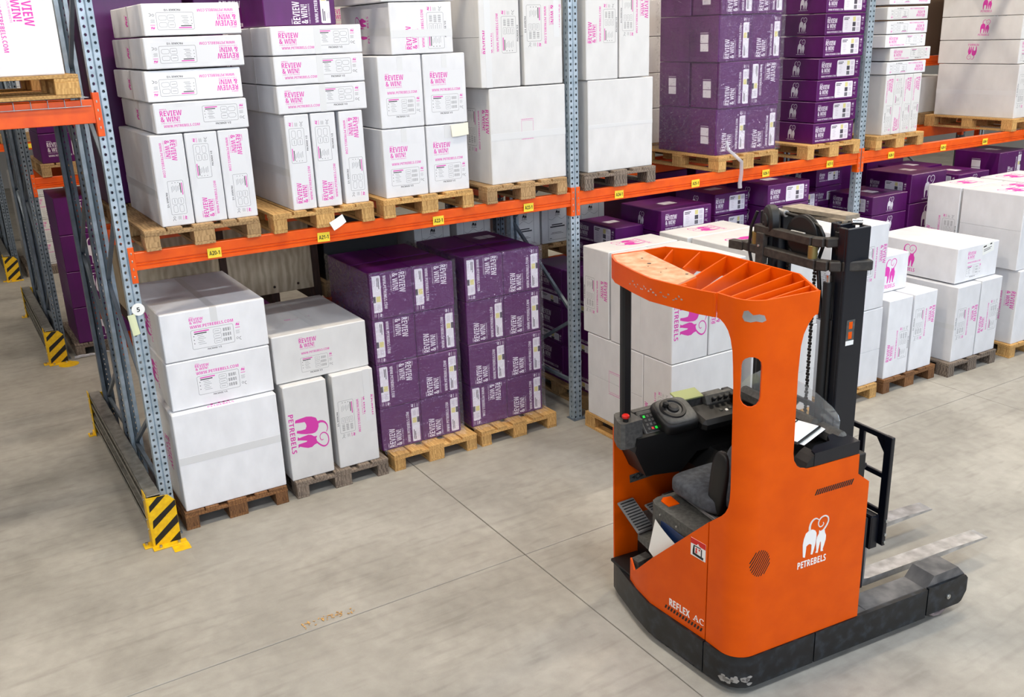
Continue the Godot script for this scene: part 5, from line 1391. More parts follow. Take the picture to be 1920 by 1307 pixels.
	st = mb(); prism(st, tail_at.call(0.315, 0.786, 0.0022), PackedVector2Array([Vector2(-0.056, 0.020), Vector2(-0.012, 0.022), Vector2(0.0, 0.036), Vector2(0.012, 0.022), Vector2(0.056, 0.020), Vector2(0.056, 0.054), Vector2(-0.056, 0.054)]), 0, 0.0005)
	part("red_band", st.commit(), M.red, stk)
	st = mb()
	prism(st, tail_at.call(0.315, 0.77, 0.0022), PackedVector2Array([Vector2(-0.040, -0.028), Vector2(0.040, -0.034), Vector2(0.042, -0.018), Vector2(0.030, -0.018), Vector2(0.030, 0.026), Vector2(0.022, 0.026), Vector2(0.022, -0.018), Vector2(-0.026, -0.014), Vector2(-0.026, 0.026), Vector2(0.022, 0.026), Vector2(0.022, 0.032), Vector2(-0.034, 0.032), Vector2(-0.040, 0.0)]), 0, 0.0005)
	part("pictogram", st.commit(), M.ink, stk)
	st = mb()
	for q in [[-0.012, 0.014, 0.007], [0.010, 0.016, 0.006]]:
		cyl(st, tail_at.call(0.315 - q[0], 0.77 + q[1], 0.0022).origin, tail_at.call(0.315 - q[0], 0.77 + q[1], 0.0030).origin, q[2], 12)
	prism(st, tail_at.call(0.315, 0.77, 0.0022), PackedVector2Array([Vector2(-0.02, -0.012), Vector2(-0.004, -0.012), Vector2(-0.008, 0.006), Vector2(-0.018, 0.006)]), 0, 0.0006)
	part("red_figure", st.commit(), M.red, stk)

func offset_outline(o: Array, d: float) -> Array:
	var out := []
	for i in o.size():
		var a := Vector2(o[maxi(i - 1, 0)][0], o[maxi(i - 1, 0)][1]); var b := Vector2(o[mini(i + 1, o.size() - 1)][0], o[mini(i + 1, o.size() - 1)][1])
		var t := (b - a).normalized()
		out.append([o[i][0] - t.y * d, o[i][1] + t.x * d])
	return out

func squash(p: PackedVector2Array, c: Vector2, k: Vector2) -> PackedVector2Array:
	var o := PackedVector2Array()
	for q in p: o.append(c + (q - c) * k)
	return o

func shell_outline() -> Array:
	var o := [[0.92, 0.008], [0.15, 0.008]]
	for k in range(1, 9): o.append([0.15 - 0.13 * sin(PI / 2 * k / 8), 0.138 - 0.13 * cos(PI / 2 * k / 8)])
	o.append([0.012, 0.24])
	return o

func truck_guard(t: Node3D):
	# overhead guard: a rim of flat steel, a plate over the driver and slats fanned across the opening
	var rim := [[0.452, 0.012], [0.602, 0.313], [0.585, 0.60], [0.563, 0.866], [0.552, 0.963], [0.480, 1.11], [0.409, 1.251], [0.246, 1.247], [0.034, 1.255], [0.0, 1.20], [-0.045, 1.09], [-0.080, 0.86], [-0.100, 0.664], [-0.067, 0.488], [-0.030, 0.33], [0.004, 0.243]]
	rim.reverse(); rim.reverse()
	var L := 0.0
	for i in range(1, rim.size()): L += Vector2(rim[i][0] - rim[i - 1][0], rim[i][1] - rim[i - 1][1]).length()
	var st := mb(); var rr := rim.duplicate(); rr.reverse()
	# walk so that the outside lies on the normal's side
	bent_sheet(st, rr, PackedVector2Array([Vector2(0, 2.126), Vector2(L, 2.126), Vector2(L, 2.25), Vector2(0, 2.25)]), 0.012)
	var g := part("guard_rim", st.commit(), M.truck_orange, t)
	st = mb(); aprism(st, [[0.244, 1.240], [0.038, 1.247], [0.008, 1.20], [-0.036, 1.088], [-0.090, 0.664], [-0.056, 0.488], [0.138, 0.585]], 2.236, 2.247)
	var pl := part("roof_plate", st.commit(), M.roof_dusty, t, "dusty roof plate")
	st = mb()
	for q in [[0.09, 0.95, 0.012], [0.13, 1.08, 0.007], [0.10, 0.80, 0.004], [0.17, 0.76, 0.005], [0.03, 0.75, 0.004], [0.12, 0.64, 0.009], [0.05, 0.90, 0.004]]: cyl(st, V(q[0], 2.2465, q[1]), V(q[0], 2.2482, q[1]), q[2], 14)
	part("hole", st.commit(), M.ink, pl)
	st = mb(); abox(st, -0.02, 0.02, 2.11, 2.236, 0.50, 0.585, 0.003); bar(st, V(-0.055, 2.19, 0.485), V(0.138, 2.19, 0.580), 0.008, 0.10); part("plate_edge", st.commit(), M.truck_orange, t)
	for f in [[0.409, 1.177, 0.218, 0.991], [0.496, 1.03, 0.195, 0.776], [0.562, 0.864, 0.136, 0.590], [0.570, 0.690, -0.02, 0.34], [0.585, 0.52, 0.0, 0.25], [0.590, 0.36, 0.02, 0.165], [0.545, 0.215, 0.06, 0.09], [0.49, 0.12, 0.15, 0.035]]:
		st = mb(); bar(st, V(f[0], 2.196, f[1]), V(f[2], 2.196, f[3]), 0.008, 0.098, Vector3.UP, 0.0015); part("guard_slat", st.commit(), M.truck_orange, t)
	st = mb(); abox(st, 0.028, 0.090, 1.2, 2.15, 1.115, 1.165, 0.012); part("front_post", st.commit(), M.black_plastic, t, "black square post")
	# scrapes on the rim
	st = mb(); var rng2 := RandomNumberGenerator.new(); rng2.seed = 5
	var off := offset_outline(rr, 0.0012)
	for k in 26:
		var s := 0.20 + 0.47 * k / 26.0; var y := 2.178 - 0.0 + 0.012 * sin(k * 1.7)
		if k % 5 == 4: continue
		bent_sheet(st, off, PackedVector2Array([Vector2(s, y), Vector2(s + rng2.randf_range(0.006, 0.018), y - 0.002), Vector2(s + 0.012, y + rng2.randf_range(0.003, 0.009)), Vector2(s + 0.002, y + 0.005)]), 0.0008)
	part("scrape", st.commit(), M.steel, g).set_meta("kind", "stuff")
	st = mb(); bent_sheet(st, offset_outline(shell_outline(), 0.0014), PackedVector2Array([Vector2(0.795, 2.150), Vector2(0.815, 2.142), Vector2(0.845, 2.148), Vector2(0.87, 2.142), Vector2(0.90, 2.146), Vector2(0.912, 2.165), Vector2(0.905, 2.195), Vector2(0.885, 2.20), Vector2(0.86, 2.178), Vector2(0.83, 2.182), Vector2(0.805, 2.175)]), 0.001)
	part("bare_patch", st.commit(), M.steel, g)

func pillow(st: SurfaceTool, c: Vector3, s: Vector3, xf := Basis(), pw := 4.0, n := 20):
	# a rounded cushion (superellipsoid)
	var P := func(i: int, j: int) -> Array:
		var th := -PI / 2 + PI * i / n; var ph := TAU * j / (2 * n)
		var f := func(x: float) -> float: return signf(x) * pow(absf(x), 2.0 / pw)
		var v := Vector3(f.call(cos(th)) * f.call(cos(ph)), f.call(sin(th)), f.call(cos(th)) * f.call(sin(ph)))
		var g := Vector3(signf(v.x) * pow(absf(v.x), pw - 1) / s.x, signf(v.y) * pow(absf(v.y), pw - 1) / s.y, signf(v.z) * pow(absf(v.z), pw - 1) / s.z).normalized()
		return [c + xf * (v * s * 0.5), (xf * g).normalized()]
	for i in n:
		for j in 2 * n:
			var a = P.call(i, j); var b = P.call(i, j + 1); var d = P.call(i + 1, j); var e = P.call(i + 1, j + 1)
			tri_s(st, a[0], d[0], e[0], a[1], d[1], e[1]); tri_s(st, a[0], e[0], b[0], a[1], e[1], b[1])

func truck_cab(t: Node3D):
	var st: SurfaceTool
	# floor, step well
	st = mb(); aprism(st, [[0.04, 0.86], [0.05, 0.98], [0.16, 1.02], [0.18, 1.20], [0.83, 1.20], [0.83, 0.30], [0.36, 0.30], [0.12, 0.30], [0.04, 0.40]], 0.50, 0.545); part("cab_floor", st.commit(), M.grey_plastic, t)
	st = mb(); abox(st, 0.20, 0.24, 0.24, 0.50, 0.90, 1.21); abox(st, 0.0, 0.2, 0.24, 0.262, 0.96, 1.215, 0.004); part("step_well", st.commit(), M.black_plastic, t)
	# seat box with its moulded cover
	st = mb(); aprism(st, [[0.045, 0.36], [0.035, 0.78], [0.055, 0.83], [0.10, 0.85], [0.50, 0.86], [0.55, 0.36]], 0.36, 0.84); var sbx := part("seat_box", st.commit(), M.grey_plastic, t)
	st = mb(); aprism(st, [[0.085, 0.71], [0.085, 0.79], [0.12, 0.82], [0.17, 0.81], [0.16, 0.71]], 0.8395, 0.8445); part("orange_patch", st.commit(), M.truck_orange, sbx)
	st = mb()
	for q in [[0.20, 0.42], [0.23, 0.42], [0.46, 0.40]]: bar(st, V(q[0], 0.862, q[1]), V(q[0] + 0.02, 0.862, q[1] + 0.36), 0.02, 0.022)
	part("seat_rail", st.commit(), M.steel, sbx)
	st = mb(); cbox(st, Transform3D(Basis(Vector3.UP, -0.03), V(0.035, 0.655, 0.57)), Vector3(0.006, 0.22, 0.36), 0.002); part("clip_pocket", st.commit(), M.blue, sbx, "blue pocket plate")
	st = mb()
	for b in [0.42, 0.56, 0.72]: cyl(st, V(0.036, 0.80, b), V(0.028, 0.80, b), 0.006, 8)
	part("screw", st.commit(), M.bolt, sbx)
	# seat
	var seat := part("seat_cushion", null, M.seat, t); st = mb(); pillow(st, V(0.375, 0.935, 0.625), Vector3(0.44, 0.115, 0.44), Basis(Vector3.UP, 0.06), 5.0); seat.mesh = st.commit()
	st = mb(); pillow(st, V(0.42, 1.13, 0.385), Vector3(0.40, 0.44, 0.11), Basis(Vector3.UP, 0.06) * Basis(Vector3.RIGHT, 0.13), 4.5); part("seat_back", st.commit(), M.seat, t)
	st = mb(); pillow(st, V(0.225, 1.08, 0.43), Vector3(0.07, 0.40, 0.14), Basis(Vector3.RIGHT, 0.13), 3.0); pillow(st, V(0.60, 1.08, 0.43), Vector3(0.07, 0.40, 0.14), Basis(Vector3.RIGHT, 0.13), 3.0); part("side_bolster", st.commit(), M.black_plastic, t)
	st = mb(); abox(st, 0.22, 0.62, 0.90, 1.34, 0.305, 0.33, 0.01); part("seat_shell", st.commit(), M.black_plastic, t)
	# pedals
	for q in [[0.085, 0.62, 1.06, 0.13, 0.24, 0.55], [0.26, 0.60, 1.10, 0.09, 0.12, 0.3], [0.42, 0.61, 1.11, 0.10, 0.17, 0.35]]:
		var xf := Transform3D(Basis(Vector3.UP, 0.12) * Basis(Vector3.RIGHT, q[5]), V(q[0], q[1], q[2]))
		st = mb(); cbox(st, xf, Vector3(q[3], 0.018, q[4]), 0.007); var pd := part("pedal", st.commit(), M.deck_dust, t)
		st = mb()
		for k in int(q[4] / 0.02) - 1: cbox(st, xf * T(0, 0.0105, -q[4] * 0.5 + 0.02 * (k + 1)), Vector3(q[3] * 0.82, 0.004, 0.007), 0.001)
		part("tread", st.commit(), M.black_plastic, pd)
	# dashboard along the far side
	st = mb(); side_prism(st, [[0.06, 1.06], [0.14, 0.89], [0.40, 0.86], [0.52, 0.97], [0.83, 0.97], [0.83, 1.12], [0.50, 1.15], [0.08, 1.15]], 1.03, 1.22); part("dashboard_body", st.commit(), M.black_plastic, t)
	st = mb(); aprism(st, [[-0.028, 1.055], [-0.022, 1.105], [0.018, 1.205], [0.04, 1.22], [0.125, 1.22], [0.125, 1.05], [-0.005, 1.04]], 1.095, 1.262); part("end_pod", st.commit(), M.grey_plastic, t)
	st = mb(); cyl(st, V(0.022, 1.262, 1.078), V(0.022, 1.282, 1.078), 0.018, 16); var sb2 := part("button_collar", st.commit(), M.black_plastic, t)
	st = mb(); cyl(st, V(0.022, 1.282, 1.078), V(0.022, 1.306, 1.078), 0.023, 20, 0.006); part("emergency_button", st.commit(), M.red, t, "red emergency button")
	# sloped display
	var dx := Transform3D(Basis(Vector3.RIGHT, 0.75), V(0.225, 1.185, 1.13))
	st = mb(); cbox(st, dx, Vector3(0.125, 0.03, 0.17), 0.006); part("display_frame", st.commit(), M.grey_plastic, t)
	st = mb(); cbox(st, dx * T(0, 0.0155, 0.0), Vector3(0.095, 0.004, 0.125), 0.001); var dsp := part("display", st.commit(), M.ink, t)
	var green := mat(Color(0.05, 0.5, 0.15), 0.4); green.emission_enabled = true; green.emission = Color(0.1, 0.9, 0.25); green.emission_energy_multiplier = 1.2
	for r in 4:
		for c in 3:
			st = mb(); cbox(st, dx * T(-0.026 + 0.026 * c, 0.0185, -0.043 + 0.028 * r), Vector3(0.016, 0.003, 0.016), 0.001)
			part("key", st.commit(), M.red if (r == 3 and c == 1) else (green if (r == 0 and c == 0) or (r == 3 and c == 2) else M.grey_plastic), dsp)
	st = mb(); side_prism(st, [[0.15, 1.15], [0.83, 1.15], [0.83, 1.262], [0.15, 1.252]], 1.19, 1.232); part("rear_ledge", st.commit(), M.grey_plastic, t)
	# steering pod and wheel
	var px := Transform3D(Basis(Vector3.RIGHT, 0.42), V(0.395, 1.205, 1.11))
	st = mb(); pillow(st, px * Vector3(0, 0, 0), Vector3(0.27, 0.11, 0.25), px.basis, 4.0); part("steering_pod", st.commit(), M.black_plastic, t)
	st = mb(); lathe(st, px * T(-0.02, 0.05, -0.01), [Vector2(0, 0.0), Vector2(0.085, 0.0), Vector2(0.088, 0.008), Vector2(0.080, 0.022), Vector2(0.062, 0.024), Vector2(0.055, 0.014), Vector2(0.04, 0.014), Vector2(0.036, 0.026), Vector2(0.02, 0.032), Vector2(0, 0.034)], 32); var sw := part("steering_wheel", st.commit(), M.black_plastic, t)
	st = mb(); lathe(st, px * T(-0.065, 0.07, -0.035), [Vector2(0, 0), Vector2(0.016, 0.0), Vector2(0.02, 0.015), Vector2(0.017, 0.03), Vector2(0, 0.036)], 16); part("steering_knob", st.commit(), M.black_plastic, sw)
	st = mb(); pillow(st, px * Vector3(0.0, 0.035, 0.0), Vector3(0.235, 0.06, 0.215), px.basis, 4.0); part("pod_ring", st.commit(), M.grey_plastic, t)
	# control armrest with levers
	var ax := Transform3D(Basis(Vector3.RIGHT, 0.2), V(0.685, 1.165, 1.07))
	st = mb(); cbox(st, ax, Vector3(0.33, 0.085, 0.21), 0.025); part("control_armrest", st.commit(), M.black_plastic, t)
	st = mb(); cbox(st, Transform3D(Basis(Vector3.RIGHT, -0.5), V(0.765, 1.235, 1.155)), Vector3(0.21, 0.085, 0.07), 0.015); var lb := part("lever_block", st.commit(), M.grey_plastic, t)
	for k in 4:
		st = mb(); var a := 0.695 + 0.046 * k
		tube(st, PackedVector3Array([V(a, 1.235, 1.12), V(a, 1.258, 1.105)]), 0.006, 8); cyl(st, V(a, 1.25, 1.11), V(a, 1.275, 1.095), 0.015, 14, 0.005); part("lever", st.commit(), M.black_plastic, lb)
	for k in 4:
		st = mb(); cbox(st, ax * T(0.02 + 0.035 * k, 0.045, 0.02 + 0.012 * (k % 2)), Vector3(0.018 if k < 3 else 0.028, 0.008, 0.02), 0.002); part("switch", st.commit(), M.white_print if k % 2 else M.grey_plastic, lb)
	# sticker strip on the far wall
	st = mb(); cbox(st, Transform3D(Basis(Vector3.BACK, 0.06), V(0.275, 0.795, 1.219)), Vector3(0.26, 0.055, 0.002), 0.0005); var sk := part("sticker_strip", st.commit(), M.grey_plastic, t)
	st = mb()
	for x in [-0.07, 0.07]:
		var rg := PackedVector3Array()
		for k in 13: rg.append(V(0.275 + x + 0.016 * cos(TAU * k / 12), 0.795 + 0.016 * sin(TAU * k / 12), 1.217))
		tube(st, rg, 0.003, 5)
		for s in [-1, 1]: prism(st, T(0.275 + x + s * 0.035, 0.795, -1.2175), PackedVector2Array([Vector2(-0.012, -0.01), Vector2(0.014 * s, 0.0), Vector2(-0.012, 0.01)]) if s > 0 else PackedVector2Array([Vector2(0.012, -0.01), Vector2(0.012, 0.01), Vector2(-0.014, 0.0)]), 0, 0.0015)
	part("arrow_mark", st.commit(), M.ink, sk)
	# black side moulding between seat and mast
	st = mb(); side_prism(st, [[0.50, 0.60], [0.83, 0.60], [0.83, 0.98], [0.62, 0.98], [0.52, 0.86]], 0.90, 1.20); part("knee_panel", st.commit(), M.black_plastic, t)
	# tray on the battery cover, clear screen
	st = mb(); aprism(st, [[0.385, 0.014], [0.815, 0.014], [0.83, 0.60], [0.83, 1.0], [0.40, 0.45]], 1.275, 1.293); part("tray_base", st.commit(), M.black_plastic, t)
	st = mb(); var rimp := PackedVector3Array([V(0.79, 1.335, 0.09), V(0.792, 1.335, 0.30), V(0.79, 1.34, 0.62), V(0.785, 1.34, 0.95)])
	for k in rimp.size() - 1: bar(st, rimp[k], rimp[k + 1], 0.075, 0.095, Vector3.UP, 0.025)
	part("tray_rim", st.commit(), M.grey_plastic, t)
	st = mb(); aprism(st, [[0.50, 0.012], [0.815, 0.012], [0.825, 0.16], [0.72, 0.155], [0.68, 0.095], [0.56, 0.085], [0.51, 0.05]], 1.292, 1.365); part("tray_corner", st.commit(), M.mast, t)
	st = mb(); side_prism(st, [[0.44, 1.29], [0.52, 1.29], [0.52, 1.362], [0.485, 1.345], [0.455, 1.318]], 0.014, 0.11); part("tray_corner", st.commit(), M.black_plastic, t)
	st = mb()
	var scr := PackedVector2Array()
	for q in [[0.158, 1.36], [0.156, 1.43], [0.172, 1.46], [0.215, 1.488], [0.341, 1.53], [0.45, 1.552], [0.57, 1.562], [0.69, 1.552], [0.80, 1.527], [0.917, 1.45], [0.983, 1.38], [0.985, 1.34], [0.158, 1.34]]: scr.append(Vector2(-q[0], q[1]))
	prism(st, Transform3D(Basis(Vector3(0, 0, 1), Vector3(0, 1, 0), Vector3(-1, 0, 0)), V(0.805, 0, 0)), scr, -0.002, 0.002)
	part("clear_screen", st.commit(), M.clear, t, "scratched clear screen")

func truck_mast(t: Node3D):
	var st: SurfaceTool
	# fixed outer channels, C-shaped and open to the inside; inner channels within them
	for s in 2:
		var b0: float = 0.262 if s == 0 else 0.958; var sg: float = 1.0 if s == 0 else -1.0
		st = mb()
		abox(st, 0.868, 1.03, 0.20, 2.46, minf(b0, b0 + sg * 0.02), maxf(b0, b0 + sg * 0.02), 0.004)
		for a in [[0.868, 0.888], [1.01, 1.03]]: abox(st, a[0], a[1], 0.20, 2.46, minf(b0 + sg * 0.018, b0 + sg * 0.07), maxf(b0 + sg * 0.018, b0 + sg * 0.07), 0.004)
		part("outer_channel", st.commit(), M.mast, t)
		st = mb(); var c0: float = b0 + sg * 0.085
		abox(st, 0.895, 1.005, 0.22, 2.47, minf(c0, c0 + sg * 0.018), maxf(c0, c0 + sg * 0.018), 0.004)
		for a in [[0.895, 0.913], [0.987, 1.005]]: abox(st, a[0], a[1], 0.22, 2.47, minf(c0 + sg * 0.016, c0 + sg * 0.055), maxf(c0 + sg * 0.016, c0 + sg * 0.055), 0.004)
		part("inner_channel", st.commit(), M.mast, t)
		# lift cylinder behind each channel
		st = mb(); cyl(st, V(0.845, 1.2, b0 + sg * 0.095), V(0.845, 2.16, b0 + sg * 0.095), 0.026, 18); var cy := part("lift_cylinder", st.commit(), M.black_plastic, t)
		st = mb(); cyl(st, V(0.845, 2.16, b0 + sg * 0.095), V(0.845, 2.20, b0 + sg * 0.095), 0.016, 14); part("piston_rod", st.commit(), M.chrome, cy)
	# lower bridge: bent flat bar from channel to channel, reaching round the near one
	st = mb()
	var b2 := [V(0.815, 2.255, 1.02), V(0.800, 2.255, 0.94), V(0.800, 2.255, 0.40), V(0.825, 2.255, 0.34), V(0.87, 2.255, 0.30), V(1.03, 2.255, 0.245)]
	for k in b2.size() - 1: bar(st, b2[k], b2[k + 1], 0.055, 0.055, Vector3.UP, 0.006)
	part("lower_cross_bar", st.commit(), M.mast_dust, t)
	st = mb()
	var b1 := [V(0.80, 2.375, 0.90), V(0.80, 2.375, 0.44), V(0.825, 2.375, 0.38), V(0.90, 2.375, 0.35)]
	for k in b1.size() - 1: bar(st, b1[k], b1[k + 1], 0.05, 0.05, Vector3.UP, 0.006)
	part("upper_cross_bar", st.commit(), M.mast_dust, t)
	for b in [0.44, 0.90]:
		st = mb(); cyl(st, V(0.80, 2.28, b), V(0.80, 2.352, b), 0.026, 16)
		part("spacer", st.commit(), M.brass, t)
	st = mb(); abox(st, 0.765, 0.80, 2.18, 2.36, 0.80, 0.865, 0.004); part("hose_bracket", st.commit(), M.mast_dust, t)
	st = mb(); cyl(st, V(0.764, 2.285, 0.832), V(0.756, 2.285, 0.832), 0.008, 6); part("bolt", st.commit(), M.bolt, t)
	st = mb(); bar(st, V(0.80, 2.25, 1.0), V(0.78, 2.25, 1.10), 0.05, 0.05); part("hose_arm", st.commit(), M.mast_dust, t)
	# head plate
	st = mb(); aprism(st, [[0.905, 0.812], [1.045, 0.815], [1.075, 0.394], [0.972, 0.392]], 2.478, 2.50); abox(st, 0.955, 1.055, 2.45, 2.478, 0.39, 0.82, 0.004); part("head_plate", st.commit(), M.head_dust, t, "dusty head plate")
	st = mb(); abox(st, 0.90, 1.06, 2.36, 2.47, 0.40, 0.425, 0.004); abox(st, 0.90, 1.06, 2.36, 2.47, 0.795, 0.82, 0.004); part("head_bracket", st.commit(), M.mast, t)
	# hose reel and chain sheave
	st = mb(); cyl(st, V(0.80, 2.425, 0.825), V(0.855, 2.425, 0.80), 0.092, 36, 0.012); cyl(st, V(0.79, 2.425, 0.829), V(0.81, 2.425, 0.82), 0.045, 24, 0.004); part("hose_reel", st.commit(), M.black_plastic, t)
	st = mb(); abox(st, 0.79, 0.84, 2.35, 2.42, 0.79, 0.845, 0.004); part("reel_bracket", st.commit(), M.black_plastic, t)
	var shx := Transform3D(Basis(Vector3(0, 0, 1), Vector3(1, 0, 0), Vector3(0, 1, 0)), V(0.83, 2.375, 0.57))
	st = mb(); lathe(st, shx, [Vector2(0.0, 0.0), Vector2(0.105, 0.0), Vector2(0.118, 0.004), Vector2(0.118, 0.012), Vector2(0.107, 0.018), Vector2(0.107, 0.026), Vector2(0.118, 0.032), Vector2(0.118, 0.04), Vector2(0.105, 0.044), Vector2(0.0, 0.044)], 44); var shv := part("chain_sheave", st.commit(), M.black_plastic, t)
	st = mb(); cbox(st, Transform3D(Basis(Vector3.UP, 0.0), V(0.815, 2.395, 0.575)), Vector3(0.012, 0.02, 0.11), 0.003); part("sheave_clamp", st.commit(), M.steel, shv)
	# hoses over the top and down the near side
	st = mb(); tube(st, PackedVector3Array([V(0.87, 2.475, 0.78), V(0.865, 2.472, 0.66), V(0.862, 2.465, 0.54), V(0.86, 2.44, 0.46), V(0.86, 2.40, 0.43), V(0.86, 2.35, 0.425), V(0.86, 2.25, 0.46)]), 0.010, 10); part("hose", st.commit(), M.hose, t)
	st = mb(); cyl(st, V(0.87, 2.475, 0.80), V(0.868, 2.473, 0.735), 0.020, 14); part("hose_fitting", st.commit(), M.steel, t)
	st = mb(); tube(st, PackedVector3Array([V(0.855, 2.28, 0.46), V(0.85, 2.15, 0.43), V(0.84, 2.02, 0.40), V(0.83, 1.95, 0.38)]), 0.012, 10); part("hose", st.commit(), M.hose, t)
	st = mb(); tube(st, PackedVector3Array([V(0.80, 2.47, 0.90), V(0.78, 2.38, 0.925), V(0.775, 2.25, 0.93), V(0.79, 2.12, 0.905), V(0.80, 2.0, 0.89)]), 0.009, 10); part("hose", st.commit(), M.hose, t)
	st = mb(); tube(st, PackedVector3Array([V(0.86, 1.95, 0.33), V(0.862, 1.6, 0.33), V(0.865, 1.3, 0.33)]), 0.011, 8); tube(st, PackedVector3Array([V(0.86, 2.05, 0.36), V(0.862, 1.6, 0.36), V(0.865, 1.3, 0.36)]), 0.008, 8); part("hose", st.commit(), M.hose, t)
	# chain: two strands of plates
	for q in [[0.87, 0.488]]:
		st = mb()
		for k in 62:
			var y := 1.16 + 0.0185 * k
			cbox(st, T(q[0], y, -q[1]), Vector3(0.012, 0.016, 0.026 if k % 2 else 0.018), 0.003)
		part("lift_chain", st.commit(), M.chain, t)
	st = mb()
	for k in 14: cbox(st, T(0.87, 1.16 + 0.0185 * (k + 50), -0.70), Vector3(0.012, 0.016, 0.026 if k % 2 else 0.018), 0.003)
	part("lift_chain", st.commit(), M.chain, t)
	# top of the near channels: shackle, anchor block
	st = mb(); abox(st, 0.875, 0.93, 2.34, 2.39, 0.33, 0.395, 0.008); abox(st, 0.885, 0.92, 2.38, 2.43, 0.345, 0.38, 0.006); cyl(st, V(0.90, 2.30, 0.362), V(0.90, 2.45, 0.362), 0.012, 10); part("chain_anchor", st.commit(), M.black_plastic, t)
	st = mb(); cyl(st, V(0.955, 2.478, 0.33), V(1.0, 2.478, 0.30), 0.016, 16); part("guide_roller", st.commit(), M.chrome, t)
	# warning plate on the near channel and a yellow tag
	st = mb(); abox(st, 0.905, 0.965, 1.81, 1.955, 0.2596, 0.2622, 0.0006); var wp := part("warning_plate", st.commit(), M.grey_plastic, t, "grey warning plate with orange pictograms")
	st = mb()
	for y in [1.925, 1.868]: abox(st, 0.922, 0.948, y - 0.02, y + 0.02, 0.2588, 0.2598, 0.0003)
	part("pictogram", st.commit(), M.truck_orange, wp)
	st = mb(); abox(st, 0.906, 0.964, 1.812, 1.838, 0.2588, 0.2598, 0.0003); part("white_band", st.commit(), M.white_print, wp)
	st = mb(); abox(st, 0.862, 0.866, 1.80, 1.835, 0.338, 0.362, 0.001); part("tag", st.commit(), M.label_yellow, t, "yellow tag")
	# reach carriage, fork carriage, load backrest, forks
	st = mb(); abox(st, 1.032, 1.15, 0.245, 0.72, 0.205, 0.30, 0.006); abox(st, 1.032, 1.15, 0.245, 0.72, 0.92, 1.015, 0.006); abox(st, 1.04, 1.10, 0.28, 0.55, 0.30, 0.92, 0.006); part("reach_carriage", st.commit(), M.mast, t)
	st = mb(); abox(st, 1.10, 1.14, 1.02, 1.065, 0.26, 0.30, 0.004); side_prism(st, [[1.03, 1.0], [1.13, 1.04], [1.13, 1.065], [1.03, 1.065]], 0.24, 0.27); part("bracket", st.commit(), M.mast, t)
	st = mb(); abox(st, 1.17, 1.235, 0.50, 0.72, 0.20, 1.02, 0.008); part("fork_carriage", st.commit(), M.mast, t)
	st = mb()
	for b in [0.195, 1.025]: abox(st, 1.235, 1.262, 0.525, 1.222, b - 0.028, b + 0.028, 0.004)
	for b in [0.40, 0.82]: abox(st, 1.238, 1.258, 0.72, 1.20, b - 0.02, b + 0.02, 0.003)
	for y in [1.205, 0.965, 0.73]: abox(st, 1.238, 1.258, y - 0.016, y + 0.016, 0.20, 1.02, 0.003)
	for q in [[0.195, 1.0], [1.025, -1.0]]:
		prism(st, Transform3D(Basis(Vector3(0, 0, -1), Vector3(0, 1, 0), Vector3(1, 0, 0)), V(1.242, 0, 0)), PackedVector2Array([Vector2(q[0], 1.2), Vector2(q[0], 1.09), Vector2(q[0] + q[1] * 0.03, 1.11), Vector2(q[0] + q[1] * 0.10, 1.2)]), 0, 0.012)
	part("load_backrest", st.commit(), M.mast, t)
	st = mb()
	for q in [[0.178, 0.69], [0.214, 0.69], [0.178, 0.60], [0.178, 0.55]]: cyl(st, V(1.25, q[1], 0.168), V(1.25, q[1], 0.158), 0.010, 6) if q[0] < 0.2 else cyl(st, V(1.262, q[1], q[0]), V(1.268, q[1], q[0]), 0.010, 6)
	part("bolt", st.commit(), M.bolt, t)
	for b in [0.375, 0.825]:
		st = mb()
		side_prism(st, [[1.24, 0.60], [1.285, 0.60], [1.285, 0.205], [1.32, 0.198], [2.05, 0.196], [2.36, 0.188], [2.40, 0.183], [2.40, 0.174], [1.95, 0.160], [1.30, 0.150], [1.25, 0.160], [1.24, 0.19]], b - 0.055, b + 0.055)
		part("fork", st.commit(), M.steel, t)

# ------------------------------------------------------------------ small things
func sheet(w: float, h: float, curl: float, n := 8) -> ArrayMesh:
	# a thin, slightly curled sheet of paper standing in xy
	var st := mb()
	for i in n:
		for j in n:
			var q := []
			for c in [[i, j], [i + 1, j], [i + 1, j + 1], [i, j + 1]]:
				var x := float(c[0]) / n; var y := float(c[1]) / n
				q.append(Vector3((x - 0.5) * w, (y - 0.5) * h, curl * (sin(x * 3.0 + y) * 0.5 + (x - 0.5) * (y - 0.5) * 2.0)))
			quad(st, q[0], q[1], q[2], q[3]); 
			var o := Vector3(0, 0, -0.0008)
			quad(st, q[3] + o, q[2] + o, q[1] + o, q[0] + o)
	return st.commit()

func truck_xf(a: float, y: float, b: float, basis := Basis()) -> Transform3D:
	return Transform3D(Basis(Vector3.UP, -atan(0.0975)), Vector3(2.05, 0, 3.72)) * Transform3D(basis, V(a, y, b))

func flat_thing(called: String, label: String, category: String, mesh: Mesh, m: Material, xf: Transform3D) -> MeshInstance3D:
	var o := part(called, mesh, m, self); o.transform = xf
	o.set_meta("label", label); o.set_meta("category", category)
	return o

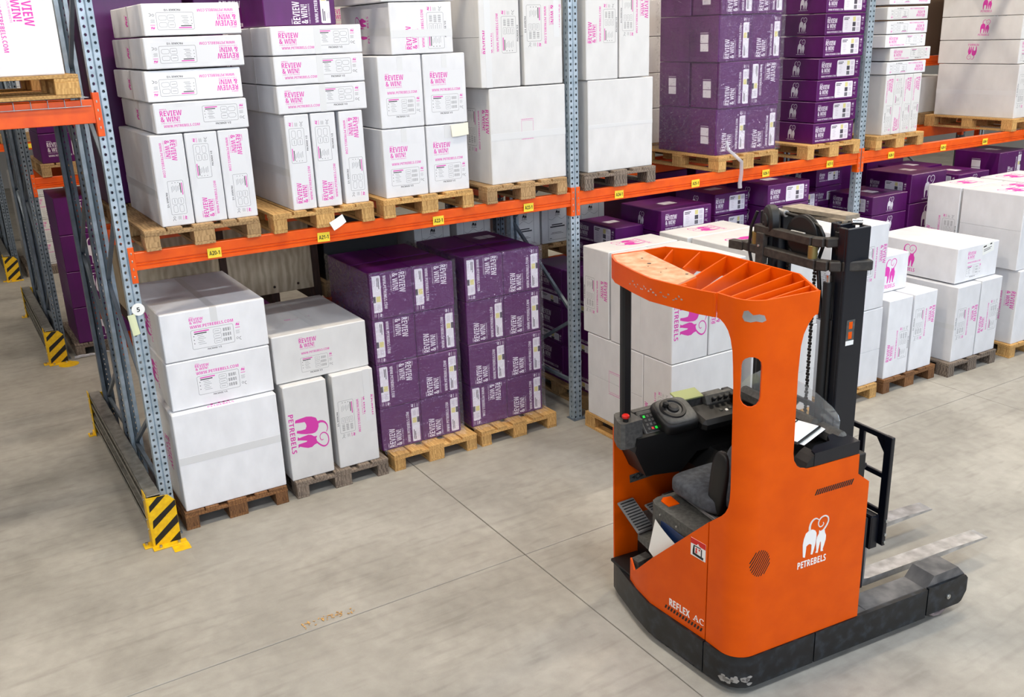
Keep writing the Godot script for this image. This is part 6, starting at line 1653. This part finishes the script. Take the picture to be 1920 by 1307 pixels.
func make_small_things():
	var st: SurfaceTool
	# papers on and in the truck
	flat_thing("paper_sheet", "crumpled white paper stuck in the blue pocket beside the truck's seat", "paper", sheet(0.30, 0.24, 0.02), M.paper, truck_xf(0.018, 0.605, 0.64, Basis(Vector3.UP, -PI / 2 - 0.05) * Basis(Vector3.BACK, -0.22)))
	flat_thing("note_pad", "pale yellow-green note leaning behind the truck's control levers", "note", boxm(Vector3(0.19, 0.012, 0.10), 0.002), mat(Color(0.60, 0.63, 0.43), 0.7), truck_xf(0.555, 1.284, 1.20, Basis(Vector3.RIGHT, 0.25)))
	var cb := thing("clipboard", "white papers on a clipboard in the truck's black tray", "clipboard")
	cb.transform = truck_xf(0.59, 1.372, 0.28, Basis(Vector3.UP, 0.35) * Basis(Vector3.BACK, 0.05))
	part("board", boxm(Vector3(0.27, 0.008, 0.20), 0.002), M.black_plastic, cb)
	part("paper", boxm(Vector3(0.24, 0.005, 0.18), 0.001, Vector3(0, 0.0075, 0)), M.paper, cb)
	part("pen", boxm(Vector3(0.13, 0.007, 0.008), 0.003, Vector3(0.05, 0.0145, -0.03)), M.ink, cb)
	part("lower_sheet", boxm(Vector3(0.26, 0.003, 0.18), 0.001, Vector3(0.03, -0.012, 0.03)), M.paper, cb)
	# round tag and torn note on the near post
	st = mb(); cyl(st, Vector3(-0.030, 1.757, 0.001), Vector3(-0.030, 1.757, 0.006), 0.044, 28)
	var tg := part("round_tag", st.commit(), M.paper, self); tg.set_meta("label", "round white tag with a printed mark on the nearest perforated post"); tg.set_meta("category", "tag")
	var mk := part("mark", text_mesh("5", 0.02, 0.032, 0.001), M.ink, tg)
	mk.position = Vector3(-0.030, 1.757, 0.0065)
	flat_thing("paper_note", "torn pale paper strip hanging on the nearest perforated post below the round tag", "paper", sheet(0.05, 0.15, 0.012), M.paper_yellow, Transform3D(Basis(Vector3.BACK, 0.12), Vector3(-0.075, 1.655, 0.012)))
	# note stuck to a carton, torn sticker under a pallet block
	flat_thing("paper_note", "pale paper note stuck over the corner of a white carton above label A22-1", "paper", sheet(0.155, 0.095, 0.01), M.paper_cream, Transform3D(Basis(Vector3.BACK, 0.05), Vector3(2.59, 2.775, -0.006)))
	flat_thing("torn_sticker", "torn white sticker hanging from the middle block of the pallet above label A21-1", "sticker", sheet(0.12, 0.07, 0.018), M.paper, Transform3D(Basis(Vector3.BACK, 0.45), Vector3(1.475, 2.180, 0.045)))
	var nt := thing("shipping_note", "white shipping note pasted askew on the deep white carton at right", "note")
	nt.transform = Transform3D(Basis(Vector3.BACK, 0.16), Vector3(7.955, 1.247, 1.2515))
	part("paper", boxm(Vector3(0.19, 0.105, 0.0012), 0.0003), M.paper, nt)
	for q in [[-0.055, 0.032, 0.05, 0.014], [0.045, 0.032, 0.03, 0.014], [-0.01, 0.0, 0.13, 0.006], [-0.02, -0.016, 0.11, 0.006]]: part("printed_line", boxm(Vector3(q[2], q[3], 0.0006), 0.0001, Vector3(q[0], q[1], 0.0009)), M.ink, nt)
	# strip of loose film hanging over the beam
	st = mb()
	var pts := PackedVector3Array([Vector3(5.47, 2.44, 0.012), Vector3(5.48, 2.36, 0.03), Vector3(5.53, 2.31, 0.06), Vector3(5.60, 2.24, 0.09), Vector3(5.635, 2.12, 0.06), Vector3(5.64, 2.02, 0.04), Vector3(5.645, 1.975, 0.04)])
	tube(st, pts, 0.014, 7, 0.022)
	var fl := part("film_strip", st.commit(), M.film_thick, self); fl.set_meta("label", "twisted strip of clear film hanging over the beam beside label A26-1"); fl.set_meta("category", "film")
	# crumpled film on the floor of the second row
	st = mb()
	var n := FastNoiseLite.new(); n.seed = 3; n.frequency = 3.0
	var p := PackedVector3Array()
	for k in 14: p.append(Vector3(-0.03 + 0.03 * k, 0.02 + 0.015 * absf(n.get_noise_1d(k)), -5.02 + 0.03 * n.get_noise_1d(k * 2.0 + 9)))
	tube(st, p, 0.02, 6, 0.008); var cf := part("film_strip", st.commit(), M.film_thick, self); cf.set_meta("label", "crumpled clear film lying on the floor beside the second row's striped guard"); cf.set_meta("category", "film")
	# wood splinters and chips on the floor
	st = mb(); cbox(st, Transform3D(Basis(Vector3.UP, 1.9), Vector3(1.535, 0.004, 3.36)), Vector3(0.10, 0.006, 0.012), 0.002)
	var sp := part("wood_splinter", st.commit(), M.wood00, self); sp.set_meta("label", "small pale wood splinter on the floor left of the truck's bumper"); sp.set_meta("category", "splinter")
	st = mb(); rng.seed = 77
	for k in 46:
		var x := 0.36 + rng.randf() * 0.34; var z := 1.70 + rng.randf() * 0.07 - 0.02
		cbox(st, Transform3D(Basis(Vector3.UP, rng.randf() * 6.0) * Basis(Vector3.RIGHT, rng.randf_range(-0.3, 0.3)), Vector3(x, 0.0045, z)), Vector3(rng.randf_range(0.006, 0.022), 0.003, rng.randf_range(0.004, 0.010)), 0.0008)
	var ch := part("wood_chips", st.commit(), M.wood00, self); ch.set_meta("label", "scattered pale wood chips along the floor joint in the foreground"); ch.set_meta("category", "debris"); ch.set_meta("kind", "stuff")
	# yellow floor markers by the guards
	for k in 2:
		st = mb()
		if k == 0: box2(st, Vector3(-0.10, 0.0, 0.19), Vector3(0.02, 0.004, 0.30), 0.001)
		else: lathe(st, T(-0.12, 0, -4.86), [Vector2(0, 0), Vector2(0.11, 0), Vector2(0.11, 0.003), Vector2(0, 0.0035)], 32)
		var fm := part("floor_marker", st.commit(), M.guard_yellow, self); fm.set_meta("label", ["worn yellow floor patch at the foot of the nearest striped guard", "round yellow floor mark at the foot of the second row's striped guard"][k]); fm.set_meta("category", "floor mark")
